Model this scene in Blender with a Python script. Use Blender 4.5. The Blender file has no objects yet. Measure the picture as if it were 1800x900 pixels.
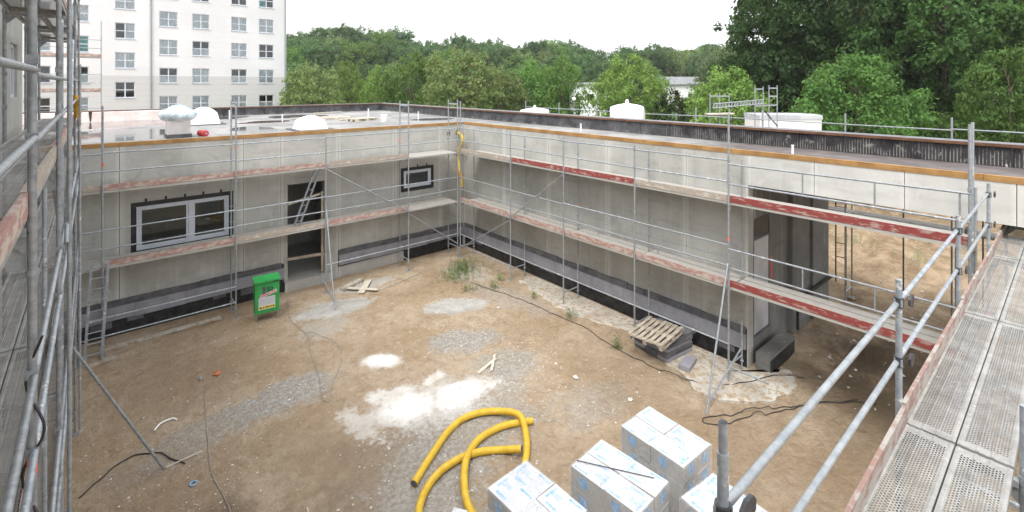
import bpy, math, random
import numpy as np
from mathutils import Vector, Matrix, noise
random.seed(7)
rng = np.random.default_rng(11)
scene = bpy.context.scene
C = scene.collection
R = math.radians

# ------------------------------------------------------------------ camera
TH = math.atan(1000 / 857.0)                      # angle from the view axis to the +X direction
cam_d = bpy.data.cameras.new('camera'); cam = bpy.data.objects.new('camera', cam_d); C.objects.link(cam)
cam.location = (0, 0, 7.2)
cam.rotation_euler = (R(90), 0, TH - R(90))
cam_d.sensor_width = 36; cam_d.lens = 36 * 857 / 1800; cam_d.shift_y = -302 / 1800
cam_d.clip_start = 0.05; cam_d.clip_end = 3000
scene.camera = cam
# ------------------------------------------------------------------ sky, sun, exposure (bright overcast)
SUN_EL, SUN_AZ = R(58), R(-150)                   # azimuth of the direction TO the sun, from +X, counter-clockwise
w = bpy.data.worlds.new('World'); scene.world = w; w.use_nodes = True
wt = w.node_tree; wt.nodes.clear()
sky = wt.nodes.new('ShaderNodeTexSky'); sky.sky_type = 'NISHITA'; sky.sun_disc = False
sky.sun_elevation = SUN_EL; sky.sun_rotation = R(90) - SUN_AZ
sky.dust_density = 4; sky.air_density = 1.0
hs = wt.nodes.new('ShaderNodeHueSaturation'); hs.inputs['Saturation'].default_value = 0.25
mx = wt.nodes.new('ShaderNodeMixRGB'); mx.inputs['Fac'].default_value = 0.8
mx.inputs['Color2'].default_value = (10.4, 10.5, 10.7, 1)         # even cloud cover
bg = wt.nodes.new('ShaderNodeBackground'); bg.inputs['Strength'].default_value = 0.1
wo = wt.nodes.new('ShaderNodeOutputWorld')
wt.links.new(sky.outputs[0], hs.inputs['Color']); wt.links.new(hs.outputs[0], mx.inputs['Color1'])
wt.links.new(mx.outputs[0], bg.inputs['Color']); wt.links.new(bg.outputs[0], wo.inputs['Surface'])
sd = bpy.data.lights.new('sun', 'SUN'); sd.energy = 1.5; sd.angle = R(25); sd.color = (1, 0.97, 0.92)
sun = bpy.data.objects.new('sun', sd); C.objects.link(sun)
dv = Vector((math.cos(SUN_EL) * math.cos(SUN_AZ), math.cos(SUN_EL) * math.sin(SUN_AZ), math.sin(SUN_EL)))
sun.rotation_euler = dv.to_track_quat('Z', 'Y').to_euler()
sun.location = dv * 60
vs = scene.view_settings; vs.view_transform = 'Standard'; vs.look = 'None'; vs.exposure = 1.07; vs.gamma = 1.0
vs.use_curve_mapping = False
scene.cycles.max_bounces = 6; scene.cycles.transparent_max_bounces = 12
scene.cycles.diffuse_bounces = 3; scene.cycles.glossy_bounces = 2

# ------------------------------------------------------------------ materials
class NT:
    """tiny helper to write node trees"""
    def __init__(s, name):
        s.m = bpy.data.materials.new(name); s.m.use_nodes = True; s.t = s.m.node_tree; s.t.nodes.clear()
        s.out = s.t.nodes.new('ShaderNodeOutputMaterial'); s.b = s.t.nodes.new('ShaderNodeBsdfPrincipled')
        s.t.links.new(s.b.outputs[0], s.out.inputs[0])
    def n(s, typ, **kw):
        nd = s.t.nodes.new(typ)
        for k, v in kw.items(): setattr(nd, k, v)
        return nd
    def set(s, sock, v):
        if isinstance(v, bpy.types.NodeSocket): s.t.links.new(v, sock)
        elif isinstance(v, (tuple, list)) and len(v) == 3 and sock.type == 'RGBA': sock.default_value = (*v, 1)
        else: sock.default_value = v
    def coord(s, kind='Object'): return s.n('ShaderNodeTexCoord').outputs[kind]
    def pos(s): return s.n('ShaderNodeNewGeometry').outputs['Position']
    def scale(s, vec, sc):
        nd = s.n('ShaderNodeMapping'); s.set(nd.inputs['Vector'], vec); nd.inputs['Scale'].default_value = sc; return nd.outputs[0]
    def noise(s, vec, sc, det=4, rough=.55, dist=0):
        nd = s.n('ShaderNodeTexNoise'); s.set(nd.inputs['Vector'], vec); nd.inputs['Scale'].default_value = sc
        nd.inputs['Detail'].default_value = det; nd.inputs['Roughness'].default_value = rough; nd.inputs['Distortion'].default_value = dist
        return nd.outputs['Fac']
    def ramp(s, fac, a, b, ca=(0, 0, 0), cb=(1, 1, 1)):
        nd = s.n('ShaderNodeMapRange', interpolation_type='SMOOTHSTEP'); s.set(nd.inputs[0], fac); nd.inputs[1].default_value = a; nd.inputs[2].default_value = b
        return nd.outputs[0]
    def mix(s, f, a, b, mode='MIX'):
        nd = s.n('ShaderNodeMixRGB', blend_type=mode); s.set(nd.inputs[0], f); s.set(nd.inputs[1], a); s.set(nd.inputs[2], b); return nd.outputs[0]
    def math(s, op, a, b=0.0, c=0.0):
        nd = s.n('ShaderNodeMath', operation=op); s.set(nd.inputs[0], a); s.set(nd.inputs[1], b); s.set(nd.inputs[2], c); return nd.outputs[0]
    def sep(s, v):
        nd = s.n('ShaderNodeSeparateXYZ'); s.set(nd.inputs[0], v); return nd.outputs
    def comb(s, x, y, z):
        nd = s.n('ShaderNodeCombineXYZ'); s.set(nd.inputs[0], x); s.set(nd.inputs[1], y); s.set(nd.inputs[2], z); return nd.outputs[0]
    def bump(s, h, strength=.3, dist=.01):
        nd = s.n('ShaderNodeBump'); nd.inputs['Strength'].default_value = strength; nd.inputs['Distance'].default_value = dist
        s.set(nd.inputs['Height'], h); s.t.links.new(nd.outputs[0], s.b.inputs['Normal'])
    def fin(s, col, rough=.7, metal=0.0, spec=.4):
        s.set(s.b.inputs['Base Color'], col); s.set(s.b.inputs['Roughness'], rough); s.set(s.b.inputs['Metallic'], metal)
        s.b.inputs['Specular IOR Level'].default_value = spec
        return s.m

def mottled(name, ca, cb, sc=3, rough=.7, metal=0., bump=.15, spec=.4, splat=None, splat_t=.62, det=6, coord='pos', bsc=40):
    s = NT(name); v = s.pos() if coord == 'pos' else s.coord()
    c = s.mix(s.ramp(s.noise(v, sc, det), .3, .7), ca, cb)
    n2 = s.noise(v, bsc, 3)
    c = s.mix(.25, c, s.mix(n2, (.1, .1, .1), (1, 1, 1)), 'OVERLAY')
    if splat: c = s.mix(s.ramp(s.noise(v, 9, 5, .7), splat_t, splat_t + .06), c, splat)
    if bump: s.bump(n2, bump, .01)
    return s.fin(c, rough, metal, spec)

def concrete(name, ca, cb, edge=True, streak=(.62, .62, .58)):
    s = NT(name); p = s.pos(); xyz = s.sep(p)
    big = s.noise(p, .55, 5, .6); mid = s.noise(p, 3.2, 5, .6)
    c = s.mix(s.ramp(big, .3, .72), ca, cb)
    c = s.mix(s.math('MULTIPLY', s.ramp(mid, .45, .75), .35), c, (cb[0] * 1.15, cb[1] * 1.15, cb[2] * 1.13))
    sv = s.noise(s.scale(p, (1, 1, .06)), 5.0, 4, .6)
    c = s.mix(s.math('MULTIPLY', s.ramp(sv, .5, .8), .24), c, streak)
    sd_ = s.noise(s.scale(p, (1, 1, .05)), 2.6, 5, .65)
    c = s.mix(s.math('MULTIPLY', s.ramp(sd_, .55, .85), .32), c, (ca[0] * .6, ca[1] * .6, ca[2] * .57))
    lift = s.noise(s.scale(p, (.4, .4, 3)), 1.4, 4, .6)          # casting layers
    c = s.mix(s.math('MULTIPLY', s.ramp(lift, .5, .72), .28), c, (ca[0] * .72, ca[1] * .72, ca[2] * .7))
    stain = s.noise(p, 1.1, 6, .7, 1.2)
    c = s.mix(s.math('MULTIPLY', s.ramp(stain, .58, .68), .3), c, (ca[0] * .62, ca[1] * .6, ca[2] * .55))
    lime = s.noise(s.scale(p, (1, 1, .25)), 2.2, 6, .72)
    c = s.mix(s.math('MULTIPLY', s.ramp(lime, .6, .72), .4), c, (.6, .6, .57))
    if edge:                                                     # lime bloom along the panel joints
        g = s.sep(s.coord('Generated'))
        d = s.math('MINIMUM', s.math('MINIMUM', g[0], s.math('SUBTRACT', 1, g[0])), 1)
        d2 = s.math('MINIMUM', g[1], s.math('SUBTRACT', 1, g[1]))
        s.att = d
        e = s.math('ADD', s.math('MAXIMUM', d, d2), s.math('MULTIPLY', s.math('SUBTRACT', mid, .5), .05))
        # only the long horizontal axis ever gives a wide gradient; thickness axis is near 0 or 1 on faces
        c = s.mix(s.math('MULTIPLY', s.ramp(e, .06, .008), .42), c, streak)
    pore = s.n('ShaderNodeTexVoronoi'); s.set(pore.inputs['Vector'], p); pore.inputs['Scale'].default_value = 14
    c = s.mix(s.math('MULTIPLY', s.ramp(pore.outputs['Distance'], .09, .05), .5), c, (.12, .12, .11))
    s.bump(s.noise(p, 22, 5), .12, .01)
    return s.fin(c, .85, 0, .25)

M = {}
M['galv'] = mottled('galvanised_steel', (.25, .275, .30), (.36, .385, .405), 12, .45, .35, .05, .5, (.66, .64, .58), .66)
M['galv_dark'] = mottled('dull_galvanised_steel', (.20, .215, .23), (.31, .325, .34), 14, .5, .3, .05, .5)
M['galv_splat'] = mottled('mortar_splashed_steel', (.25, .28, .315), (.36, .39, .425), 10, .45, .3, .05, .5, (.66, .66, .65), .58)
M['dark_steel'] = mottled('blackened_steel', (.045, .045, .05), (.09, .09, .095), 10, .5, .4, .05)
M['concrete'] = concrete('site_concrete', (.325, .322, .30), (.45, .447, .42))
M['concrete_shaded'] = concrete('shaded_concrete', (.135, .135, .13), (.20, .20, .19), False)  # darker copy of the site concrete, with the passage shade in its colour
M['beam'] = concrete('pale_concrete', (.45, .45, .43), (.58, .58, .555), True, (.68, .68, .65))
M['bitumen'] = mottled('bitumen_coating', (.010, .010, .011), (.035, .034, .034), 5, .55, 0, .3, .3, (.26, .255, .24), .66)
M['xps'] = mottled('grey_foam_board', (.215, .213, .24), (.29, .288, .315), 2.5, .8, 0, .1, .3, (.3, .3, .3), .72)
M['xps_dark'] = mottled('charcoal_foam_board', (.075, .075, .085), (.135, .135, .145), 3, .8, 0, .1, .3, (.18, .18, .18), .70)
M['timber'] = mottled('fresh_timber', (.25, .135, .045), (.37, .215, .08), 3, .65, 0, .1)
M['old_wood'] = mottled('weathered_wood', (.25, .21, .16), (.42, .37, .30), 6, .8, 0, .2)
M['pale_wood'] = mottled('pale_board_wood', (.45, .40, .32), (.60, .55, .47), 6, .8, 0, .1)
M['copper_edge'] = mottled('rusty_brown_strip', (.10, .045, .022), (.17, .085, .045), 5, .6, 0, .1)
M['cap'] = mottled('grey_capping', (.13, .13, .145), (.20, .20, .215), 3, .6, 0, .1)
M['parapet'] = mottled('black_dimple_board', (.020, .019, .022), (.05, .047, .05), 3, .5, 0, .1, .4, (.28, .27, .25), .58, 7)
def parapet_mat():
    s = NT('ribbed_black_board'); v = s.coord(); x, y, z = s.sep(v); p = s.pos()
    c = s.mix(s.ramp(s.noise(p, 3, 6), .3, .7), (.022, .020, .024), (.05, .047, .05))
    rib = s.math('LESS_THAN', s.math('FRACT', s.math('DIVIDE', x, .985 / 17)), .32)
    wn = s.math('ADD', s.noise(s.scale(p, (1, 1, .6)), 3.0, 5, .7), s.math('MULTIPLY', s.math('SUBTRACT', .2, z), .35))
    c = s.mix(s.math('MULTIPLY', s.math('MULTIPLY', rib, s.ramp(wn, .42, .60)), .8), c, (.34, .33, .31))
    c = s.mix(s.math('MULTIPLY', s.ramp(s.noise(p, 4.5, 6, .75), .60, .66), .7), c, (.34, .32, .29))
    return s.fin(c, .55, 0, .4)
def plain_board_mat():
    s = NT('plain_black_board'); v = s.coord(); z = s.sep(v)[2]; p = s.pos()
    c = s.mix(s.ramp(s.noise(p, 1.8, 6, .7), .35, .7), (.04, .04, .045), (.115, .115, .12))
    c = s.mix(s.math('MULTIPLY', s.ramp(s.math('ADD', s.noise(p, 5, 5, .7), s.math('MULTIPLY', s.math('SUBTRACT', .1, z), 1.2)), .55, .7), .5), c, (.26, .25, .24))
    return s.fin(c, .6, 0, .3)
M['parapet_rib'] = parapet_mat(); M['parapet_plain'] = plain_board_mat()
M['pvc'] = mottled('white_pvc', (.46, .50, .57), (.54, .58, .65), 3, .35, 0, 0)
M['door_grey'] = mottled('pale_grey_door_film', (.40, .405, .43), (.48, .485, .51), 3, .5, 0, 0)
M['tape'] = mottled('black_sealing_tape', (.010, .010, .011), (.022, .022, .022), 5, .45, 0, .1)
M['white'] = mottled('white_plastic', (.78, .78, .78), (.86, .86, .86), 2, .4, 0, 0)
M['green'] = mottled('green_paint', (.022, .24, .055), (.035, .32, .08), 3, .4, 0, .03, .5, (.05, .45, .14), .68)
M['yellow_print'] = mottled('yellow_print', (.75, .55, .03), (.80, .6, .05), 3, .5, 0, 0)
M['black'] = mottled('black_print', (.012, .012, .014), (.02, .02, .02), 3, .5, 0, 0)
M['red_print'] = mottled('red_print', (.62, .09, .07), (.70, .12, .10), 3, .5, 0, 0)
M['grey_print'] = mottled('grey_print', (.33, .33, .36), (.42, .42, .45), 3, .6, 0, 0)
M['paper'] = mottled('white_paper', (.47, .48, .51), (.55, .555, .58), 2, .7, 0, 0)
M['carton_side_shaded'] = mottled('carton_side_shaded', (.36, .345, .325), (.45, .435, .415), 2, .7, 0, 0)  # box sides darker than the tops: their shade is put into the colour
M['blue_print'] = mottled('blue_print', (.14, .34, .62), (.34, .52, .72), 14, .6, 0, 0)
M['orange'] = mottled('orange_tape', (.75, .12, .05), (.85, .20, .10), 5, .6, 0, 0)
M['cable'] = mottled('grey_cable', (.20, .19, .175), (.30, .28, .26), 5, .6, 0, 0)
M['cable_black'] = mottled('black_cable', (.02, .02, .02), (.05, .045, .045), 5, .5, 0, 0)
M['pink'] = mottled('pink_film', (.62, .48, .45), (.78, .68, .65), 2, .4, 0, .1)
M['red_paint'] = mottled('red_lacquer', (.55, .03, .035), (.65, .05, .05), 3, .4, 0, 0)
M['ochre_cloth'] = mottled('ochre_tarpaulin', (.45, .24, .02), (.58, .33, .04), 4, .6, 0, .2)
M['copper_metal'] = mottled('sheet_metal', (.50, .50, .51), (.62, .62, .63), 3, .35, .5, .05)
M['stone'] = mottled('rubble_stone', (.40, .38, .35), (.72, .71, .69), 8, .9, 0, .2)
M['brick'] = mottled('orange_brick', (.45, .14, .06), (.55, .20, .09), 8, .9, 0, .2)
M['curtain'] = mottled('teal_curtain', (.03, .30, .27), (.08, .42, .38), 1.2, .8, 0, 0)
M['curtain_w'] = mottled('white_curtain', (.62, .66, .74), (.80, .82, .86), 1.2, .8, 0, 0)
M['white_wall'] = mottled('white_render', (.70, .70, .70), (.78, .78, .78), .6, .85, 0, 0)
M['hut_grey'] = mottled('stained_grey_panel', (.36, .38, .41), (.50, .52, .55), 1.2, .8, 0, 0)
M['grey_roofing'] = mottled('grey_roofing', (.17, .18, .19), (.23, .24, .25), 1, .8, 0, 0)
M['cement'] = mottled('spilt_cement', (.36, .33, .285), (.50, .475, .43), 1.6, .9, 0, .3, .2, (.34, .26, .175), .50)
M['bark'] = mottled('tree_bark', (.06, .045, .03), (.13, .10, .07), 4, .9, 0, .3)
M['birch'] = mottled('birch_bark', (.40, .38, .34), (.60, .58, .54), 4, .8, 0, .2)

def toe(name, paint, wood, t):
    s = NT(name); v = s.coord()
    g = s.noise(s.scale(v, (1, 1, 3)), 3.5, 6, .7)
    c = s.mix(s.ramp(g, t, t + .12), paint, wood)
    gr = s.noise(s.scale(v, (2, 60, 60)), 2, 4)
    c = s.mix(.4, c, s.mix(gr, (.2, .2, .2), (.8, .8, .8)), 'OVERLAY')
    s.bump(gr, .2, .006)
    return s.fin(c, .8, 0, .25)
M['toe_red'] = toe('red_toe_board', (.25, .058, .052), (.38, .27, .24), .50)
M['toe_worn'] = toe('worn_toe_board', (.36, .21, .185), (.46, .40, .35), .45)
M['toe_weathered'] = toe('weathered_toe_board', (.27, .175, .15), (.36, .33, .30), .42)
M['toe_grey'] = toe('grey_toe_board', (.36, .31, .26), (.50, .46, .41), .5)

def deck_mat(holes=True):
    s = NT('perforated_deck_steel' if holes else 'ribbed_deck_steel'); v = s.coord(); x, y, z = s.sep(v)
    p = s.pos()
    c = s.mix(s.ramp(s.noise(p, 5, 6, .65), .3, .7), (.25, .245, .235), (.38, .375, .36))
    c = s.mix(s.ramp(s.noise(p, 22, 5, .7), .58, .68), c, (.48, .475, .455))
    c = s.mix(s.ramp(s.noise(p, 2.2, 6, .7), .60, .70), c, (.26, .22, .18))
    c = s.mix(s.ramp(s.noise(p, 60, 3, .7), .6, .7), c, (.2, .19, .18))
    v_ = s.math('DIVIDE', y, .0175); row = s.math('FLOOR', v_); par = s.math('FLOORED_MODULO', row, 2.0)
    u_ = s.math('ADD', s.math('DIVIDE', x, .031), s.math('MULTIPLY', par, .5))
    fu = s.math('SUBTRACT', s.math('FRACT', u_), .5); fv = s.math('SUBTRACT', s.math('FRACT', v_), .5)
    d = s.math('SQRT', s.math('ADD', s.math('POWER', s.math('MULTIPLY', fu, 1.25), 2.0), s.math('POWER', fv, 2.0)))
    hole = s.math('LESS_THAN', d, .34)
    inx = s.math('LESS_THAN', s.math('ABSOLUTE', y), .126)
    g = s.sep(s.coord('Generated'))
    iny = s.math('GREATER_THAN', s.math('MINIMUM', g[0], s.math('SUBTRACT', 1, g[0])), .03)
    top = s.math('GREATER_THAN', z, -.03)
    mask = s.math('MULTIPLY', s.math('MULTIPLY', hole, inx), s.math('MULTIPLY', iny, top))
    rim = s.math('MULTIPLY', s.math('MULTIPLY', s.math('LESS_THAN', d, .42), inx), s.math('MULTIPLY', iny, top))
    s.bump(s.math('ADD', s.math('MULTIPLY', rim, 1.0), s.math('MULTIPLY', s.noise(p, 30, 3), .4)), .35, .006)
    if not holes:
        rib = s.math('LESS_THAN', s.math('FRACT', s.math('DIVIDE', y, .032)), .35)
        c = s.mix(s.math('MULTIPLY', rib, .25), s.mix(.6, c, (.50, .48, .44)), (.3, .28, .25))
        return s.fin(c, .7, .1, .3)
    c = s.mix(s.math('MULTIPLY', rim, .75), c, (.07, .066, .06))  # hole rims darkened: collected dirt plus embossing shade painted into the colour
    s.fin(c, .6, .15, .4)
    tr = s.n('ShaderNodeBsdfTransparent'); ms = s.n('ShaderNodeMixShader')
    s.set(ms.inputs[0], mask); s.t.links.new(s.b.outputs[0], ms.inputs[1]); s.t.links.new(tr.outputs[0], ms.inputs[2])
    s.t.links.new(ms.outputs[0], s.out.inputs[0])
    return s.m
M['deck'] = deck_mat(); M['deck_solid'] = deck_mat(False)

def glass_mat(name, tint=(.05, .06, .065), rough=.02):
    s = NT(name); s.fin(tint, rough, 0, 1.0)
    tr = s.n('ShaderNodeBsdfTransparent'); tr.inputs[0].default_value = (.92, .95, .95, 1)
    gl = s.n('ShaderNodeBsdfGlossy'); gl.inputs['Roughness'].default_value = rough
    fr = s.n('ShaderNodeFresnel'); fr.inputs[0].default_value = 1.55
    f2 = s.math('ADD', s.math('MULTIPLY', fr.outputs[0], 1.0), .0)
    ms = s.n('ShaderNodeMixShader'); s.set(ms.inputs[0], f2)
    s.t.links.new(tr.outputs[0], ms.inputs[1]); s.t.links.new(gl.outputs[0], ms.inputs[2]); s.t.links.new(ms.outputs[0], s.out.inputs[0])
    return s.m
M['glass'] = glass_mat('window_glass')

def film_mat(name, tint, op):
    s = NT(name); v = s.pos(); nz = s.noise(s.scale(v, (1, 1, .4)), 9, 5, .6, 1.5)
    s.bump(nz, 1.0, .05); s.fin(tint, .12, 0, .8)
    tr = s.n('ShaderNodeBsdfTransparent'); ms = s.n('ShaderNodeMixShader')
    s.set(ms.inputs[0], s.math('ADD', s.math('MULTIPLY', s.ramp(nz, .45, .75), op), op * .3))
    s.t.links.new(tr.outputs[0], ms.inputs[1]); s.t.links.new(s.b.outputs[0], ms.inputs[2]); s.t.links.new(ms.outputs[0], s.out.inputs[0])
    return s.m
M['film'] = film_mat('shrink_film', (.75, .77, .8), .42)
M['blue_film'] = film_mat('bluish_sheeting', (.50, .70, .82), .8)

def hose_mat():
    s = NT('yellow_hose'); v = s.coord('UV'); x, y, z = s.sep(v)
    rib = s.math('SINE', s.math('MULTIPLY', x, 210.0))
    c = s.mix(s.ramp(s.noise(s.pos(), 6, 4), .3, .7), (.56, .35, .022), (.68, .46, .045))
    c = s.mix(s.math('MULTIPLY', s.ramp(s.noise(s.pos(), 16, 5, .7), .56, .7), .5), c, (.5, .40, .22))
    s.bump(rib, .5, .006); return s.fin(c, .45, 0, .4)
M['hose'] = hose_mat()

def roof_mat():
    s = NT('roof_membrane'); p = s.pos(); x, y, z = s.sep(p)
    c = s.mix(s.ramp(s.noise(p, .6, 6, .65), .35, .65), (.19, .19, .19), (.33, .325, .32))
    c = s.mix(s.math('MULTIPLY', s.ramp(s.noise(p, 3, 6, .7), .52, .66), .6), c, (.12, .118, .115))
    seam = s.math('LESS_THAN', s.math('FRACT', s.math('MULTIPLY', x, 1 / 1.05)), .05)
    c = s.mix(s.math('MULTIPLY', seam, .45), c, (.12, .12, .12))
    # standing rainwater: shaped puddles
    def el(cx, cy, rx, ry):
        a = s.math('POWER', s.math('DIVIDE', s.math('SUBTRACT', x, cx), rx), 2.0); b = s.math('POWER', s.math('DIVIDE', s.math('SUBTRACT', y, cy), ry), 2.0)
        return s.math('SUBTRACT', 1.0, s.math('SQRT', s.math('ADD', a, b)))
    f = el(.2, 21.0, 2.6, 2.9)
    for q in ((.5, 26.5, 3.2, 2.0), (4.6, 20.4, .8, 1.6), (8.2, 27, 1.6, 1.6), (12.6, 20.6, 1.2, .8), (4.5, 28.5, 1.7, 1.5), (6.0, 24.0, 1.3, .8)):
        f = s.math('MAXIMUM', f, el(*q))
    f = s.math('ADD', f, s.math('MULTIPLY', s.math('SUBTRACT', s.noise(p, 1.1, 5, .6), .5), 1.2))
    wet = s.ramp(f, .02, .12)
    c = s.mix(wet, c, (.10, .10, .10))
    # bare brown boards on the passage roof
    br = s.math('MULTIPLY', s.ramp(y, 7.6, 6.2), s.ramp(x, 12.4, 12.6))
    c = s.mix(s.math('MULTIPLY', br, .85), c, s.mix(s.ramp(s.noise(p, 2, 5), .4, .6), (.065, .052, .05), (.12, .095, .09)))
    r = s.math('SUBTRACT', .85, s.math('MULTIPLY', wet, .82))
    h = s.math('MULTIPLY', s.noise(p, 25, 4), s.math('SUBTRACT', 1, wet)); s.bump(h, .25, .02)
    return s.fin(c, r, 0, .5)
M['roof'] = roof_mat()

def sand_mat():
    s = NT('courtyard_sand'); p = s.pos(); x, y, z = s.sep(p)
    n1 = s.noise(p, .45, 6, .6); n2 = s.noise(p, 2.4, 6, .65); n3 = s.noise(p, 11, 6, .7); n4 = s.noise(p, 45, 4, .7)
    n5 = s.noise(s.scale(p, (1, 1, 0)), 4.6, 4, .6, 1.0)
    c = s.mix(s.ramp(n1, .32, .68), (.365, .268, .172), (.48, .385, .28))
    c = s.mix(s.math('MULTIPLY', s.ramp(n2, .44, .66), .5), c, (.30, .215, .14))
    c = s.mix(s.math('MULTIPLY', s.ramp(n5, .56, .66), .4), c, (.235, .165, .105))       # damp trodden marks
    c = s.mix(s.math('MULTIPLY', s.ramp(n5, .44, .36), .45), c, (.49, .41, .32))
    c = s.mix(s.math('MULTIPLY', s.ramp(n3, .54, .68), .35), c, (.50, .43, .34))
    c = s.mix(s.math('MULTIPLY', s.ramp(n3, .46, .36), .25), c, (.22, .155, .10))
    c = s.mix(s.math('MULTIPLY', s.ramp(n4, .62, .74), .35), c, (.54, .50, .44))
    nd = s.math('MULTIPLY', s.math('SUBTRACT', s.noise(p, 1.5, 7, .66), .5), 2.2)
    ne = s.math('MULTIPLY', s.math('SUBTRACT', s.noise(p, 5.5, 7, .75), .5), 2.4)
    def patch(cx, cy, rx, ry, rot, col, soft, k=1.0, amt=1.0, fine=.5):
        dx = s.math('SUBTRACT', x, cx); dy = s.math('SUBTRACT', y, cy); ca, sa = math.cos(R(rot)), math.sin(R(rot))
        a = s.math('DIVIDE', s.math('ADD', s.math('MULTIPLY', dx, ca), s.math('MULTIPLY', dy, sa)), rx)
        b = s.math('DIVIDE', s.math('SUBTRACT', s.math('MULTIPLY', dy, ca), s.math('MULTIPLY', dx, sa)), ry)
        f = s.math('SUBTRACT', 1.0, s.math('SQRT', s.math('ADD', s.math('POWER', a, 2.0), s.math('POWER', b, 2.0))))
        f = s.math('ADD', f, s.math('ADD', s.math('MULTIPLY', nd, k), s.math('MULTIPLY', ne, fine)))
        return s.math('MULTIPLY', s.ramp(f, 0.0, soft), amt)
    gravel = s.mix(s.ramp(n3, .38, .66), (.29, .26, .22), (.44, .42, .385))
    gravel = s.mix(s.math('MULTIPLY', s.ramp(n4, .5, .7), .7), gravel, (.54, .52, .49))
    wet = (.215, .175, .135)
    cem = s.mix(s.ramp(n2, .3, .7), (.40, .385, .35), (.54, .53, .50))
    for (cx, cy, rx, ry, rot, col, soft, k, amt) in (
            (4.3, 8.3, 3.2, 1.9, 40, wet, .7, .7, .55), (6.0, 8.4, 2.6, 1.7, 20, gravel, .6, .7, .8),
            (3.3, 12.0, 1.5, .75, 0, gravel, .4, .6, .95), (7.9, 11.3, 1.2, .75, -30, gravel, .4, .6, .95),
            (8.1, 9.6, 1.2, .8, -30, gravel, .5, .8, .8), (4.2, 7.2, 1.9, 1.1, 60, gravel, .5, .7, .9), (8.7, 7.2, 1.3, .9, 0, gravel, .6, .9, .55),
            (1.3, 11.6, 1.5, .9, 20, gravel, .6, .9, .6), (10.6, 12.5, .9, 2.4, 10, gravel, .6, .9, .45),
            (8.85, 13.25, 1.15, .6, -30, cem, .35, .5, 1), (5.9, 15.6, 1.5, .75, -8, cem, .4, .5, 1), (7.3, 16.7, 1.3, .45, 0, cem, .3, .6, .8),
            (5.2, 14.6, .9, .7, 0, cem, .5, .9, .5), (10.9, 15.4, .9, 1.4, 0, cem, .5, .8, .5), (1.1, 9.2, 1.2, .5, 10, wet, .5, .8, .8),
            (13.5, 2.5, 2.5, 2.6, 0, (.12, .085, .055), .8, .5, .75), (15.5, 3.2, 2.2, 2.2, 0, (.10, .07, .048), .8, .6, .8)):  # last two patches: shade on the passage ground, painted into the sand
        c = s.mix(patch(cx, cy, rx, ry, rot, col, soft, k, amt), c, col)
    warm = (.265, .185, .115)
    for (cx, cy, rx, ry, rot, amt) in ((1.6, 14.2, 2.6, 2.2, 20, .6), (.8, 10.0, 1.8, 2.6, 0, .65), (9.9, 7.2, 1.8, 3.0, -30, .5), (9.2, 4.2, 3.4, 1.8, -20, .6), (12.5, 2.6, 3.0, 2.2, 0, .6), (3.6, 9.4, 1.2, 2.0, 30, .5), (2.5, 7.4, 1.6, 1.4, 0, .55), (8.6, 15.1, 1.6, .7, 0, .4)):
        c = s.mix(patch(cx, cy, rx, ry, rot, None, .9, .55, amt, .18), c, s.mix(n3, (.19, .13, .08), (.36, .27, .18)))
    dug = s.math('MULTIPLY', s.ramp(x, 17.5, 20.0), .8)
    c = s.mix(dug, c, s.mix(s.ramp(s.noise(p, 1.3, 6, .7), .35, .65), (.20, .135, .08), (.42, .32, .215)))
    # spilt white powder
    pw = s.mix(s.ramp(n2, .35, .7), (.86, .855, .84), (.74, .71, .66))
    whites = 0.0
    for (cx, cy, rx, ry, rot, k, fine, amt) in ((5.65, 11.8, .66, .44, -42, .30, .22, 1), (5.3, 9.75, 1.1, .72, -20, .35, .32, 1), (6.5, 9.4, 1.1, .62, -8, .4, .4, 1), (5.9, 9.5, 1.9, 1.05, -20, .6, .5, .45), (5.3, 10.2, .8, .5, 0, .5, .5, .75),
                                           (5.0, 10.55, .4, .25, 0, .6, .6, .8), (6.25, 10.3, .55, .2, 20, .7, .7, .7), (4.3, 9.9, .4, .9, 10, .8, .9, .5)):
        m_ = patch(cx, cy, rx, ry, rot, None, .6, k, amt, fine); whites = s.math('MAXIMUM', m_, whites)
    c = s.mix(whites, c, pw)
    # lawn and meadow far beyond the site
    far = s.ramp(s.math('ADD', s.math('MULTIPLY', s.math('ADD', x, y), .7), s.math('MULTIPLY', nd, 4.0)), 42, 46)
    grass = s.mix(s.ramp(n2, .3, .7), (.085, .15, .03), (.15, .22, .055))
    c = s.mix(far, c, grass)
    tex = s.math('ADD', s.math('MULTIPLY', n3, .6), s.math('MULTIPLY', n4, .3))
    tex = s.math('ADD', tex, s.math('MULTIPLY', n2, .9)); tex = s.math('ADD', tex, s.math('MULTIPLY', n5, .8)); s.bump(tex, 1.0, .09)
    return s.fin(c, .95, 0, .15)
M['sand'] = sand_mat()


def facade_mat():
    s = NT('tower_render'); p = s.pos(); x, y, z = s.sep(p)
    c = s.mix(s.ramp(s.noise(p, .3, 4), .3, .7), (.60, .61, .635), (.66, .67, .695))
    groove = s.math('LESS_THAN', s.math('FRACT', s.math('MULTIPLY', z, 1 / .55)), .07)
    low = s.math('LESS_THAN', z, 8.02)
    g = s.mix(s.math('MULTIPLY', groove, .5), (.50, .505, .515), (.38, .38, .39))
    c = s.mix(low, c, g)
    c = s.mix(s.math('MULTIPLY', s.math('MULTIPLY', groove, .12), s.math('SUBTRACT', 1, low)), c, (.4, .4, .42))
    return s.fin(c, .85, 0, .2)
M['facade'] = facade_mat()

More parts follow.
